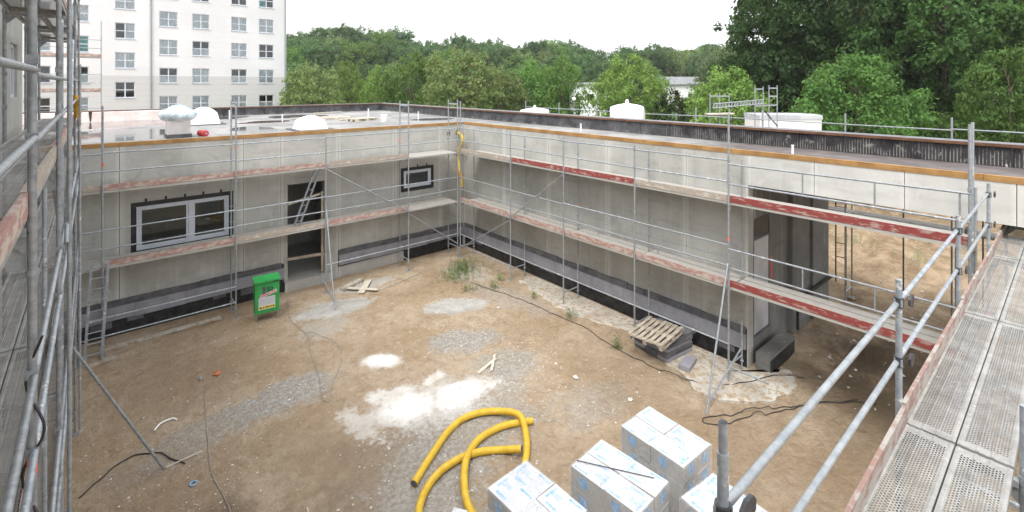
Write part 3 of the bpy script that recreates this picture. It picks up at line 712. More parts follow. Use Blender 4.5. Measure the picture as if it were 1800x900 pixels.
    for (s0, zz0, s1, zz1) in braces:
        MB().tube(P(s0, -.05, zz0), P(s1, -.05, zz1), .021, 8).build('diagonal_brace', 'galv', root)
    return P

Lv = [2.32, 4.36]
sl = thing('scaffold', 'two-deck steel scaffold in front of the wall with the wide window and doorway', 'scaffold', (5, 16.9, 0))
PL = scaffold(sl, 'x', 16.9, 17.6, [-2.9, .17, 3.31, 6.05, 9.22, 11.5], Lv, 6.55, {3: 5.45, 1: 6.6, 2: 6.7},
              toes={(0, 0): None, (0, 1): 'toe_grey', (1, 0): 'toe_worn', (1, 1): 'toe_worn', (2, 0): 'toe_grey', (2, 1): 'toe_worn', (3, 0): 'toe_worn', (3, 1): 'toe_grey', (4, 0): None, (4, 1): None},
              braces=[(6.05, 4.28, 9.22, 2.28), (9.22, 2.2, 11.5, .55)],
              low_rails={0: (.98, .5), 1: (.98, .5), 3: (.98,), 4: (.98,)}.items(), skip_in=(3,), third=True, dmat='deck_solid')
MB().path(bez([(.0, 16.88, 3.34), (-.02, 16.88, 3.0), (-.08, 16.88, 2.94), (-.35, 16.88, 2.94), (-.42, 16.88, 3.0), (-.43, 16.88, 3.34)], 4), .014, 6).build('gate_loop', 'galv', sl)
# raking shores at the door bay
MB().tube((5.8, 15.4, 0), (6.05, 16.85, 2.9), .024, 8).build('raking_shore', 'galv', sl)
MB().tube((5.8, 15.42, .32), (6.05, 17.55, .5), .02, 8).build('raking_shore', 'galv', sl)
sr = thing('scaffold', 'long steel scaffold with red toe boards crossing the open passage', 'scaffold', (11.6, 9, 0))
PR = scaffold(sr, 'y', 11.6, 12.3, [16.85, 13.62, 10.96, 8.21, 5.52, 1.26], Lv, 6.5, {1: 5.5, 2: 5.5, 3: 5.5},
              toes={(0, 0): 'toe_worn', (0, 1): 'toe_grey', (1, 0): 'toe_worn', (1, 1): 'toe_red', (2, 0): 'toe_worn', (2, 1): 'toe_red', (3, 0): 'toe_worn', (3, 1): 'toe_grey', (4, 0): 'toe_red', (4, 1): 'toe_red'},
              rails={(4, 0): (.45, .92), (4, 1): (.45, .92)}, ladder_rails=((4, 0), (4, 1)),
              braces=[(10.96, 4.25, 13.62, 2.28), (13.62, 2.2, 16.6, .5)],
              low_rails={0: (.95, .5), 1: (.95,), 2: (.95,), 3: (.95,)}.items(), inner_top=5.3, third=True, dmat='deck_solid')
for z in (4.36,):
    MB().tube((11.588, 4.6, .42), (11.588, 5.5, .42), .02, 8).build('foot_transom', 'galv', sr)
MB().tube((12.3, 1.3, .4), (12.3, 1.3, 6.5), TR, 10).build('post', 'galv_splat', sr)
MB().tube((10.15, 5.32, .0), (11.56, 5.52, 2.9), .024, 8).build('raking_shore', 'galv', sr)
MB().tube((10.22, 5.32, .2), (12.3, 5.53, .6), .022, 8).build('raking_shore', 'galv', sr)
# inner guard rail on the lower deck of the long scaffold
for (a, c) in ((10.2, 8.0), (8.0, 5.8)):
    MB().tube((12.36, a, 2.75), (12.36, c, 2.75), .014, 6).build('inner_rail', 'galv', sr)
    MB().tube((12.36, a - .05, 2.3), (12.36, a - .05, 2.75), .014, 6).build('inner_rail', 'galv', sr)

LvN = [2.34, 4.36, 6.36, 8.36]
sn = thing('scaffold', 'tall steel scaffold with stacked walkways against the concrete wing', 'scaffold', (-.3, 8, 0))
PN = scaffold(sn, 'y', -.3, -1.02, [1.28, 4.35, 7.42, 10.5, 13.5, 16.55], LvN, 10.4,
              toes={(i, k): ('toe_worn' if (i + k) % 3 else 'toe_grey') for i in range(5) for k in range(4)}, rails={(i, 2): (.5, .92) for i in range(5)}, galv='galv_dark')
MB().tube((-.28, 11.1, 2.75), (1.0, 11.14, .0), .024, 10).build('raking_shore', 'galv_dark', sn)
for i, (y, z) in enumerate(((4.35, 6.2), (7.42, 6.2), (10.5, 6.2), (4.35, 4.2))):
    b = MB(); b.add([(-.33, y + .03, z + .0), (-.50, y + .03, z + .0), (-.48, y + .03, z - .08), (-.40, y + .03, z - .18), (-.33, y + .03, z - .18)], [(0, 1, 2, 3, 4)])
    b.add([(-.33, y + .036, z + .0), (-.50, y + .036, z + .0), (-.48, y + .036, z - .08), (-.40, y + .036, z - .18), (-.33, y + .036, z - .18)], [(4, 3, 2, 1, 0)]); b.build('gusset_plate', 'galv', sn)
MB().tube((-.3, 4.35, 5.98), (-.3, 4.35, 6.02), TR + .008, 10).build('joint_collar', 'galv', sn)
MB().tube((-.3, 4.35, 4.72), (-.3, 4.35, 4.83), TR + .002, 10, None, False).build('marking_tape', 'orange', sn)
for (x, y, z0_, z1_) in ((-.22, 7.7, 2.0, 9.5), (-.40, 7.15, 0.2, 6.1), (-.38, 10.2, .2, 8.2), (-.22, 13.2, .2, 7.6)):
    MB().tube((x, y, z0_), (x, y, z1_), .0215, 8).build('standing_tube', random.choice(('galv', 'galv_dark', 'galv_splat')), sn)
# extra bracing tubes and a cable tied to the posts
for (p, q) in (((-.36, 7.35, 6.3), (-.36, 10.4, 4.5)), ((-.24, 7.5, 5.4), (-.26, 10.45, 7.9)), ((-.36, 10.5, 2.4), (-.36, 13.4, .5))):
    MB().tube(p, q, .0215, 8).build('diagonal_brace', 'galv_splat', sn)
MB().path(bez([(-.25, 4.3, 5.6), (-.33, 4.36, 5.3), (-.24, 4.3, 5.0), (-.35, 4.4, 4.7), (-.26, 4.3, 4.4), (-.32, 4.4, 4.0)], 6), .008, 6).build('tied_cable', 'cable_black', sn)

se = thing('scaffold', 'near scaffold walkway with perforated steel decks and splashed guard rails', 'scaffold', (6, 1, 0))
PE = scaffold(se, 'x', 1.0, .27, [2.05, 5.16, 8.23, 11.3, 14.3], [2.34, 4.36], 5.55, {0: 5.62},
              toes={(i, 1): 'toe_weathered' for i in range(4)} | {(i, 0): None for i in range(4)}, rails={(i, 0): () for i in range(4)} | {(3, 1): ()}, skip_deck=((0, 0), (1, 0), (2, 0), (3, 0)), galv='galv_splat', inner_top=4.85)
for i in range(3):                                        # inner edge plank row
    L = (3.11, 3.07, 3.07)[i]; key = (round(L, 2), False, 'deck')
    if key not in _pl: _pl[key] = deck_plank_mesh(L - .03)
    o = link('deck_plank', _pl[key], se); o.location = Vector(((2.05, 5.16, 8.23)[i] + L / 2, .07, 4.33)) - wloc(se)
# wedge couplers where the two splashed rails meet the posts
def coupler(x, z):
    b = MB(); b.tube((x, 1.0, z - .04), (x, 1.0, z + .04), .036, 10)
    prof = [(0, -.02), (.07, -.05), (.12, -.02), (.125, .02), (.10, .05), (.04, .055), (0, .03)]; k = len(prof)
    b.add([(x + .03 + u, yy, z + v) for yy in (.925, .945) for u, v in prof], [tuple(range(k))[::-1], tuple(range(k, 2 * k))] + [(i, (i + 1) % k, k + (i + 1) % k, k + i) for i in range(k)])
    b.build('wedge_coupler', 'dark_steel', se)
for x in (2.05, 5.16, 8.23, 11.3):
    for z in (4.86, 5.36): coupler(x, z)
MB().tube((2.05, 1.0, 5.6), (2.05, 1.0, 5.75), .019, 12, None, False).build('spigot', 'galv', se)

# far scaffold beyond the left wing and outer scaffold along the right wing
sf = thing('scaffold', 'slim scaffold corner rising beyond the flat roof, before the white tower block', 'scaffold', (.32, 37.9, 0))
scaffold(sf, 'x', 37.9, 38.6, [-2.75, .32], [4.78, 6.79, 8.82], 10.95, toes={(0, k): 'toe_worn' for k in range(3)}, thin=True)
so = thing('scaffold', 'outer scaffold with single top rail standing behind the dark parapet', 'scaffold', (18.6, 10, 0))
scaffold(so, 'y', 18.6, 19.3, [20.5, 17.9, 15.4, 12.8, 10.2, 7.6, 5.0, 2.4, -.2], [3.0, 4.9], 6.25, rails={(i, k): ((.5, 1.0) if k else (.5,)) for i in range(8) for k in range(2)}, toes={(i, k): None for i in range(8) for k in range(2)}, thin=True, inner_top=5.3)
st_ = thing('scaffold', 'stepped frame scaffold carrying a lattice girder behind the right wing', 'scaffold', (22, 10.2, 0))
for (x, y, zt) in ((21.12, 10.9, 6.8), (21.45, 10.62, 6.8), (21.78, 10.34, 6.8), (22.64, 9.57, 7.1), (22.92, 9.33, 7.1), (23.12, 9.16, 7.15), (23.4, 8.92, 7.15)):
    MB().tube((x, y, 0), (x, y, zt), TR, 8).build('post', 'galv', st_)
for (p, q) in (((21.12, 10.9, 6.66), (21.78, 10.34, 6.66)), ((22.64, 9.57, 6.98), (22.92, 9.33, 6.98)), ((23.12, 9.16, 7.02), (23.4, 8.92, 7.02)), ((22.64, 9.57, 6.22), (23.4, 8.92, 6.26)), ((23.12, 9.16, 6.65), (23.4, 8.92, 6.66)), ((21.12, 10.9, 5.8), (21.78, 10.34, 5.8))):
    MB().bar(p, q, .05, .06).build('transom', 'galv', st_)
MB().bar((21.0, 11.0, 5.85), (21.9, 10.25, 5.88), .5, .05).build('deck_plank', 'pale_wood', st_)
g0, g1 = Vector((21.2, 10.8, 6.12)), Vector((22.95, 9.3, 6.32))
b = MB(); b.tube(g0, g1, .03, 6); b.tube(g0 + Vector((0, 0, .18)), g1 + Vector((0, 0, .18)), .03, 6)
for i in range(17):
    t = i / 17; p = g0.lerp(g1, t); q = g0.lerp(g1, t + .03) + Vector((0, 0, .18)); b.bar(p, q, .02, .05)
b.build('lattice_girder', 'galv', st_)
MB().tube((22.9, 9.35, 6.1), (23.4, 8.9, 5.3), .03, 6).build('diagonal_brace', 'dark_steel', st_)
# dark scaffold frames seen through the passage
sp_ = thing('scaffold', 'dark thin scaffold frames standing on the sand beyond the passage', 'scaffold', (20.4, 5.4, 0))
for (x, y) in ((20.3, 5.75), (20.35, 5.45), (20.1, 6.0)):
    MB().tube((x, y, gz(x, y) - .02), (x, y, 5.0), .024, 8).build('post', 'dark_steel', sp_)
for z in (1.0, 1.5, 2.2, 2.8, 3.4):
    MB().tube((20.3, 5.75, z), (20.35, 5.45, z), .015, 6).build('rung', 'dark_steel', sp_)
MB().tube((20.3, 5.75, 3.75), (21.6, .3, 3.65), .02, 6).build('guard_rail', 'dark_steel', sp_)
MB().tube((20.3, 5.75, 3.3), (21.6, .3, 3.2), .02, 6).build('guard_rail', 'dark_steel', sp_)
for (x, y) in ((20.75, 3.9), (21.2, 2.0), (21.6, .3)):
    MB().tube((x, y, gz(x, y) - .02), (x, y, 3.9), .024, 8).build('post', 'dark_steel', sp_)
# ------------------------------------------------------------------ white tower block
tb = thing('apartment_tower', 'white rendered apartment tower with rows of double windows beyond the roof', 'building', (8, 59, 0))
YF = 59.0
cols = [(-13.2, 0), (-10.2, 0), (-7.0, 0), (-4.4, 0), (-1.87, 0), (1.48, 1), (4.86, 0), (7.6, 0), (11.1, 0), (13.8, 0)]
wins = []
for x, stair in cols:
    for k in range(8):
        zt = (13.02 if stair else 14.42) - 2.8 * (3 - k)
        if zt > 1.8: wins.append((x, x + 1.5, zt - 1.5, zt, stair))
b = MB(); wall_cells(b, lambda a, d, z: (a, YF + d, z), -16, 16.65, 0, 26, [w_[:4] for w_ in wins], .25); b.build('facade', 'facade', tb)
MB().box(16.4, 16.65, YF + .251, 71, 0, 26).build('end_wall', 'facade', tb)
MB().box(-16, 16.399, YF + 2.5, YF + 2.7, 0, 25.9).build('inner_wall', 'concrete_shaded', tb)
MB().box(-16.2, 16.8, YF - .15, 71, 26.005, 26.4).build('roof', 'grey_roofing', tb)
b = MB(); b.tube((4.19, YF - .08, 0), (4.19, YF - .08, 26), .07, 8); b.build('downpipe', 'galv', tb)
b = MB(); b.tube((16.5, YF - .08, 0), (16.5, YF - .08, 26), .07, 8); b.build('downpipe', 'galv', tb)
fr = MB()
for q in ((0, 1.5, 0, .07), (0, 1.5, 1.43, 1.5), (0, .07, .07, 1.43), (1.43, 1.5, .07, 1.43), (.70, .80, .07, 1.43), (.07, .70, .70, .78), (.80, 1.43, .70, .78)): fr.box(q[0], q[1], .06, .13, q[2], q[3])
frm = fr.mesh('window', 'pvc'); pnm = MB().box(.07, 1.43, .09, .098, .07, 1.43).mesh('pane', 'glass'); slm = MB().box(-.06, 1.56, -.06, .06, -.05, -.004).mesh('sill', 'pvc')
def wavy(a, c, z0, z1, mat):
    b = MB(); n = 14; v = [(a + (c - a) * i / n, .108 + .025 * (i % 2), z) for z in (z0, z1) for i in range(n + 1)]
    b.add(v, [(i, i + 1, n + 2 + i, n + 1 + i) for i in range(n)]); return b.mesh('curtain', mat)
cur = {(h_, m_): wavy(*((.08, .72) if h_ == 0 else (.78, 1.42) if h_ == 1 else (.08, 1.42)), .08, 1.42, m_) for h_ in (0, 1, 2) for m_ in ('curtain', 'curtain_w')}
low = {m_: wavy(.08, 1.42, .08, .72, m_) for m_ in ('curtain', 'curtain_w')}
rr = random.Random(5)
for (x0, x1, z0, z1, stair) in wins:
    o = link('window', frm, tb, Vector((x0, YF, z0)) - wloc(tb)); link('pane', pnm, o); link('sill', slm, o)
    t = rr.random()
    if t < .38: link('curtain', cur[(2, 'curtain_w')], o)
    elif t < .60: link('curtain', cur[(rr.choice((0, 1)), rr.choice(('curtain', 'curtain_w')))], o)
    elif t < .82: link('curtain', low[rr.choice(('curtain_w', 'curtain_w', 'curtain'))], o)
    elif t < .88: link('curtain', cur[(2, 'curtain')], o)
# ------------------------------------------------------------------ low white buildings, lamp, shed beyond the trees
def low_house(name, label, c, sz, rz, roofh=.5, wins_=3, e=.5):
    t = thing(name, label, 'building', c, rz); L, D_, H_ = sz
    holes = [(-L / 2 + (i + .5) * L / wins_ - .7, -L / 2 + (i + .5) * L / wins_ + .7, H_ * .45, H_ * .72) for i in range(wins_)]
    b = MB(); wall_cells(b, lambda a, d, z: (a, -D_ / 2 + d, z), -L / 2, L / 2, 0, H_, holes, .25); b.box(-L / 2, L / 2, D_ / 2 - .2, D_ / 2, 0, H_); b.box(-L / 2, -L / 2 + .2, -D_ / 2 + .252, D_ / 2 - .202, 0, H_); b.box(L / 2 - .2, L / 2, -D_ / 2 + .252, D_ / 2 - .202, 0, H_)
    b.lbuild('wall', 'white_wall', t)
    for h in holes:
        o = MB().box(h[0], h[1], -D_ / 2 + .12, -D_ / 2 + .18, h[2], h[3]).lbuild('window', 'glass', t)
    b = MB()
    b.add([(-L / 2 - e, -D_ / 2 - e, H_ + .003), (L / 2 + e, -D_ / 2 - e, H_ + .003), (L / 2 + e, D_ / 2 + e, H_ + .003), (-L / 2 - e, D_ / 2 + e, H_ + .003), (-L / 2, 0, H_ + roofh), (L / 2, 0, H_ + roofh), (-L / 2 - e, -D_ / 2 - e, H_ + .25), (L / 2 + e, -D_ / 2 - e, H_ + .25), (L / 2 + e, D_ / 2 + e, H_ + .25), (-L / 2 - e, D_ / 2 + e, H_ + .25)],
          [(3, 2, 1, 0), (6, 7, 5, 4), (8, 9, 4, 5), (0, 1, 7, 6), (1, 2, 8, 7), (2, 3, 9, 8), (3, 0, 6, 9), (7, 8, 5), (9, 6, 4)])
    b.lbuild('roof', 'grey_roofing', t); return t
FV = Vector((math.cos(TH), math.sin(TH), 0)); RV = Vector((math.sin(TH), -math.cos(TH), 0))
def at(lat, d, z=0): p = FV * d + RV * lat; return (p.x, p.y, z)
vr = TH - R(90)
low_house('white_hall', 'narrow white building end glimpsed between two round trees', at(17, 110, 0), (7, 9, 7.0), vr, .6, 1)
low_house('long_hall', 'long low white building with grey roof beyond the dark hedge', at(41, 118, 0), (17, 9, 7.0), vr + .15, 2.0, 5)
low_house('site_container', 'pale weathered grey box hut beside the lattice girder scaffold', at(16.3, 29.5, 0), (3.4, 2.4, 5.15), vr - .1, .3, 1, .04).children[0].data.materials[0] = M['hut_grey']
lp = thing('street_lamp', 'slim street lamp with white globe on the lawn by the hall', 'street lamp', at(6.1, 48, 0))
MB().tube((0, 0, 0), (0, 0, 5.6), .05, 8, .035).lbuild('pole', 'galv', lp)
def sphere(b, c, r, n=12, m=8, zs=1.0):
    v = []; f = []
    for i in range(m + 1):
        t = math.pi * i / m
        for j in range(n): v.append((c[0] + r * math.sin(t) * math.cos(2 * math.pi * j / n), c[1] + r * math.sin(t) * math.sin(2 * math.pi * j / n), c[2] + r * zs * math.cos(t)))
    for i in range(m):
        for j in range(n): f.append((i * n + j, i * n + n + j, i * n + n + (j + 1) % n, i * n + (j + 1) % n))
    b.add(v, f, True); return b
sphere(MB(), (0, 0, 5.75), .2).lbuild('globe', 'white', lp)

# ------------------------------------------------------------------ trees
def crown_mesh(name, seed, mat, n_clump, per, leaf, lump=.22, base=.16, shape='round', rc=(.06, .13), droop=0.0):
    g = np.random.default_rng(seed); cs = []; rs = []
    while len(cs) < n_clump:
        u = g.normal(size=3); u /= np.linalg.norm(u); rad = g.uniform(.35, 1) ** .45
        nz = noise.noise(Vector((u[0] * 2 + seed, u[1] * 2, u[2] * 2))) * lump + noise.noise(Vector((u[0] * 5 + seed, u[1] * 5, u[2] * 5))) * lump * .6
        zc = (1 + base) / 2; hz = (1 - base) / 2
        z = zc + u[2] * rad * hz * (1 + nz * .5)
        t = (z - base) / (1 - base)
        prof = 1.0
        if shape == 'cone': prof = max(.12, 1.25 * (1 - t) ** .75 + .12) if t > .25 else 1.15
        elif shape == 'egg': prof = 1.1 if t < .5 else 1.1 - .35 * (t - .5) * 2
        xy = u[:2] * rad * .5 * (1 + nz) * prof
        cs.append((xy[0], xy[1], z)); rs.append(g.uniform(*rc) * (1 - .35 * max(0, t - .6)))
    cs = np.array(cs); rs = np.array(rs); N = n_clump * per
    ci = np.repeat(np.arange(n_clump), per)
    d = g.normal(size=(N, 3)); d /= np.linalg.norm(d, axis=1)[:, None]
    p = cs[ci] + d * (rs[ci] * g.uniform(.4, 1.12, N))[:, None] * np.array([1, 1, .75])
    p[:, 2] -= droop * rs[ci] * (d[:, 0] ** 2 + d[:, 1] ** 2)
    nrm = d * .8 + np.array([0, 0, .55]) + g.normal(size=(N, 3)) * .45; nrm /= np.linalg.norm(nrm, axis=1)[:, None]
    t1 = np.cross(nrm, g.normal(size=(N, 3))); t1 /= np.linalg.norm(t1, axis=1)[:, None]; t2 = np.cross(nrm, t1)
    s = (leaf * g.uniform(.6, 1.25, N))[:, None]
    q = np.stack([p - t1 * s, p + t2 * s * .55 - nrm * s * .18, p + t1 * s, p - t2 * s * .55 - nrm * s * .18], 1).reshape(-1, 3)
    me = bpy.data.meshes.new(name); me.vertices.add(4 * N); me.vertices.foreach_set('co', q.astype(np.float32).ravel())
    me.loops.add(4 * N); me.loops.foreach_set('vertex_index', np.arange(4 * N, dtype=np.int32)); me.polygons.add(N)
    me.polygons.foreach_set('loop_start', np.arange(0, 4 * N, 4, dtype=np.int32)); me.update(calc_edges=True)
    me.materials.append(M[mat]); return me, cs
def trunk_mesh(name, seed, cs, mat='bark', r=.022):
    g = random.Random(seed); b = MB()
    pts = [(0, 0, -.02)] + [(g.uniform(-.012, .012), g.uniform(-.012, .012), z) for z in (.15, .32, .5, .68, .84)]
    b.path(pts, r, 8, r * .25)
    for k in range(14):
        c = cs[g.randrange(len(cs))]; z0 = max(.16, min(.75, c[2] - .18)); m_ = ((c[0] * .45), c[1] * .45, (z0 + c[2]) / 2)
        b.path([(0, 0, z0), m_, tuple(c)], r * .42, 5, r * .1)
    return b.mesh(name, mat)
protos = {}
def proto(key, seed, mat, n, per, leaf, bark='birch', **kw):
    cm, cs = crown_mesh('crown', seed, mat, n, per, leaf, **kw); protos[key] = (cm, trunk_mesh('trunk', seed, cs, bark))
proto('mid', 1, 'leaf_mid', 150, 62, .020, 'bark', shape='egg'); proto('bright', 2, 'leaf_bright', 140, 62, .020, 'bark', shape='egg'); proto('olive', 3, 'leaf_olive', 190, 60, .019, 'bark', rc=(.05, .1), droop=.6)
proto('maple', 4, 'leaf_maple', 210, 80, .0165, 'bark', shape='egg', rc=(.05, .10)); proto('pale', 5, 'leaf_pale', 150, 62, .019, 'bark', droop=.5)
proto('beech', 6, 'leaf_dark', 420, 85, .0125, 'bark', base=.06, rc=(.035, .075), lump=.3, droop=.3); proto('beech2', 16, 'leaf_beech', 420, 85, .0125, 'bark', base=.05, rc=(.035, .075), lump=.3, shape='egg', droop=.3)
proto('wood', 7, 'leaf_wood', 110, 50, .024, 'bark', lump=.25, rc=(.07, .14)); proto('wood2', 8, 'leaf_wood', 110, 50, .024, 'bark', shape='egg', lump=.25, rc=(.07, .14)); proto('birch', 9, 'leaf_olive', 60, 45, .024, 'birch', shape='egg', droop=1.0, base=.25); proto('hedge', 10, 'leaf_dark', 150, 60, .024, 'bark', base=.02)
proto('wood3', 12, 'leaf_mid', 110, 50, .024, 'bark', lump=.3, rc=(.07, .14))
def tree(name, key, label, lat, d, h, w_, z=0.0, rz=None, group=None, cat='tree'):
    x, y, _ = at(lat, d); t = thing(name, label, cat, (x, y, z), 0, group)
    t.rotation_euler = (0, 0, random.uniform(0, 6.28) if rz is None else rz); t.scale = (w_, w_, h)
    link('trunk', protos[key][1], t); link('crown', protos[key][0], t); return t
F_ = 857.0
def tpx(name, key, label, px, ytop, halfpx, d, z=0.0, **kw):
    zt = 7.2 + (148 - ytop) / F_ * d
    return tree(name, key, label, (px - 900) / F_ * d, d, zt - z, 2.05 * halfpx / F_ * d, z, **kw)
tpx('lime_tree', 'olive', 'yellowish round tree beside the corner of the white tower', 546, 104, 52, 52)
tpx('young_tree', 'bright', 'slim bright green tree next to the yellowish round one', 612, 110, 34, 66)
tpx('young_tree', 'bright', 'bright green tree with a parked van peeping out beside it', 664, 116, 32, 64)
tpx('maple_tree', 'mid', 'dark green round tree between bright saplings and big olive crown', 726, 92, 50, 62)
tpx('lime_tree', 'olive', 'large olive green tree, broadest crown above the far roof corner', 812, 78, 64, 54)
tpx('lime_tree', 'olive', 'lower olive tree leaning into the broad olive crown', 880, 112, 48, 60)
tpx('maple_tree', 'mid', 'mid green tree between the lower olive tree and the lamp', 938, 106, 48, 64)
tpx('maple_tree', 'mid', 'round green tree directly behind the globe lamp', 988, 98, 42, 62)
tpx('maple_tree', 'bright', 'wide fresh green tree behind the white roof dome', 1106, 96, 60, 54)
tpx('hedge_bush', 'hedge', 'dark reddish green hedge bush in front of the long hall', 1192, 158, 44, 50, cat='bush')
tpx('willow_tree', 'pale', 'pale silvery tree rising behind the bright maple', 1268, 72, 48, 80)
tpx('maple_tree', 'bright', 'bright green maple behind the lattice girder scaffold', 1282, 118, 62, 40)
tpx('maple_tree', 'maple', 'bushy maple standing alone before the dark beech wood', 1508, 96, 92, 30)
tpx('beech_tree', 'beech', 'tall dark beech at the open edge of the wood', 1385, -60, 112, 46)
tpx('beech_tree', 'beech', 'dark beech directly above the bushy maple', 1500, -160, 150, 44, rz=1.0)
tpx('beech_tree', 'beech2', 'lighter green beech overhanging the dark parapet', 1660, -120, 140, 37)
tpx('beech_tree', 'beech', 'dark beech filling the gap between two lighter ones', 1580, -60, 130, 52, rz=2.6)
tpx('beech_tree', 'beech2', 'lighter green beech where the parapet rail ends', 1830, -90, 150, 34, rz=4.0)
tpx('beech_tree', 'beech', 'dark beech behind the two lighter ones', 1760, -200, 150, 50, rz=.4)
tpx('beech_tree', 'beech', 'dark beech at the far corner of the wood', 1950, -160, 170, 42, rz=3.4)
tpx('maple_tree', 'maple', 'low leafy tree at the foot of the lighter beech', 1775, 85, 80, 27, rz=2.2)
for i, (px, yt, hw, d) in enumerate(((1345, 90, 60, 50), (1440, 60, 70, 54), (1620, 70, 80, 46), (1700, 100, 80, 44), (1560, 110, 70, 50), (1690, 20, 90, 52), (1800, 40, 90, 46), (1470, -20, 90, 56))):
    tpx('undergrowth_tree', 'beech', 'dark understorey tree in the beech wood', px, yt, hw, d, rz=i * 1.1, group='understorey of the beech wood')
# wooded hill behind everything
def hill():
    b = MB(); n = 40; m = 12; v = []
    for j in range(m):
        for i in range(n):
            lat = -150 + i * 9; d = 100 + j * 18
            x, y, _ = at(lat, d); v.append((x, y, hz(lat, d)))
    b.add(v, [(j * n + i, j * n + i + 1, (j + 1) * n + i + 1, (j + 1) * n + i) for j in range(m - 1) for i in range(n - 1)], True)
    o = b.build('hill', M['leaf_wood']); o['kind'] = 'structure'
def hz(lat, d):
    px = 900 + F_ * lat / d
    top = np.interp(px, [300, 505, 590, 640, 690, 735, 800, 900, 1000, 1045, 1066, 1095, 1180, 1300, 1500], [70, 64, 44, 52, 48, 74, 68, 76, 70, 92, 112, 86, 82, 76, 70])
    k = max(0, min(1, (d - 104) / 50)); zt = 7.2 + (148 - top) / F_ * 155 - 13.0
    return max(-.3, zt * k)
hill()
g = random.Random(3); cnt = 0
for row, (d, dpx) in enumerate(((158, 15), (148, 18), (136, 21), (124, 24), (113, 28))):
    px = 470 + row * 7
    while px < 1400:
        dd = d + g.uniform(-4, 4); lat = (px - 900) / F_ * dd; key = g.choice(('wood', 'wood2', 'wood', 'wood3', 'wood2', 'birch' if row > 1 else 'wood'))
        h = g.uniform(11.0, 15.0) * (.80 if row > 3 else 1); wd = g.uniform(8.0, 12.5) * (.62 if key == 'birch' else 1)
        if not (row >= 3 and (1010 < px < 1060 or 1150 < px < 1240)) and not (1050 < px < 1080 and row < 2):
            t = tree('forest_tree', key, 'birch with pale trunk in the far wood' if key == 'birch' else 'leafy tree of the far wooded hill', lat, dd, h, wd, hz(lat, dd) - .3, g.uniform(0, 6.28), 'trees of the far wood'); cnt += 1
            if key == 'birch': t['group'] = 'birches of the far wood'
        px += dpx * g.uniform(.75, 1.2)
# ------------------------------------------------------------------ things on the roof
ZR = ZT + .09
def dome(label, x, y, s, h, z=ZR, tilt=0, mat='white'):
    t = thing('roof_dome', label, 'skylight', (x, y, z), R(tilt)); a = s / 2
    b = MB(); v = [(-a, -a, 0), (a, -a, 0), (a, a, 0), (-a, a, 0)]; c = a * .80; v += [(-c, -c, h * .62), (c, -c, h * .62), (c, c, h * .62), (-c, c, h * .62)]
    b.add(v, [(0, 1, 5, 4), (1, 2, 6, 5), (2, 3, 7, 6), (3, 0, 4, 7), (4, 5, 6, 7)]); b.lbuild('upstand', mat, t)
    b = MB(); n = 12; e = c * 1.04; v = []
    for j in range(n + 1):
        for i in range(n + 1):
            u, w_ = 2 * i / n - 1, 2 * j / n - 1; v.append((u * e, w_ * e, h * .625 + h * .30 * (1 - abs(u) ** 2) ** .8 * (1 - abs(w_) ** 2) ** .8))
    b.add(v, [(j * (n + 1) + i, j * (n + 1) + i + 1, (j + 1) * (n + 1) + i + 1, (j + 1) * (n + 1) + i) for j in range(n) for i in range(n)], True); b.lbuild('dome', mat, t)
    b = MB(); b.box(-a - .18, a + .18, -a - .18, a + .18, .002, .03); b.lbuild('flashing', 'xps_dark', t); return t
dome('white skylight dome standing alone near the timber kerb', 6.2, 18.95, 1.02, .58)
dome('white skylight dome behind the sheet-wrapped roof unit', 3.55, 24.4, 1.1, .80)
def wrapped(label, x, y, s, h, z, rz=0):
    """skylight wrapped in white protective sheet, with a little loop on top"""
    t = thing('wrapped_dome', label, 'skylight', (x, y, z), R(rz)); b = MB(); n = 24; v = []; pr = [(1.0, 0), (1.03, .5), (1.0, .80), (.95, .85), (.6, .92), (.25, .955), (.13, .97), (.10, 1.0), (0.01, 1.01)]
    for (r_, z_) in pr:
        for j in range(n):
            a = 2 * math.pi * j / n; sq = 1 / max(abs(math.cos(a)), abs(math.sin(a))) ** .8; k = 1 + .03 * math.sin(9 * a + z_ * 5)
            v.append((s / 2 * r_ * k * sq * math.cos(a), s / 2 * r_ * k * sq * math.sin(a), h * z_))
    b.add(v, [(i * n + j, i * n + (j + 1) % n, (i + 1) * n + (j + 1) % n, (i + 1) * n + j) for i in range(len(pr) - 1) for j in range(n)], True); b.lbuild('sheet', 'white', t)
    MB().path(bez([(-.1, 0, h * .95), (-.09, 0, h * 1.08), (.09, 0, h * 1.08), (.1, 0, h * .95)], 4), .03, 6).lbuild('loop', 'white', t); return t
wrapped('tall drum-shaped skylight wrapped in white sheet behind the parapet', 17.2, 12.55, 1.15, 1.12, 5.3, 12)
wrapped('low skylight under slumped white sheet just behind the parapet', 15.95, 16.95, 1.2, .80, 5.3, 30)
# metal roof unit under bluish sheeting
u = thing('roof_unit', 'square sheet-metal roof unit hooded with bluish plastic sheeting', 'roof unit', (2.05, 18.95, ZR)); u.scale = (.74, .74, .76)
MB().box(-.42, .42, -.42, .42, .16, .72).lbuild('casing', 'copper_metal', u); MB().box(-.46, .46, -.46, .46, .0, .158).lbuild('curb', 'xps_dark', u)
b = MB(); n = 32; v = []; pr = [(.40, .70), (.62, .78), (.68, .92), (.66, 1.05), (.52, 1.16), (.36, 1.22), (.24, 1.33), (.10, 1.38), (.01, 1.385)]
for k, (r_, z_) in enumerate(pr):
    for j in range(n):
        a = 2 * math.pi * j / n; kk = 1 + .28 * noise.noise((math.cos(a) * 1.6, math.sin(a) * 1.6, z_ * 2)); v.append((r_ * kk * math.cos(a) * 1.05, r_ * kk * math.sin(a), z_ + .05 * noise.noise((math.cos(a) * 3, math.sin(a) * 3, k))))
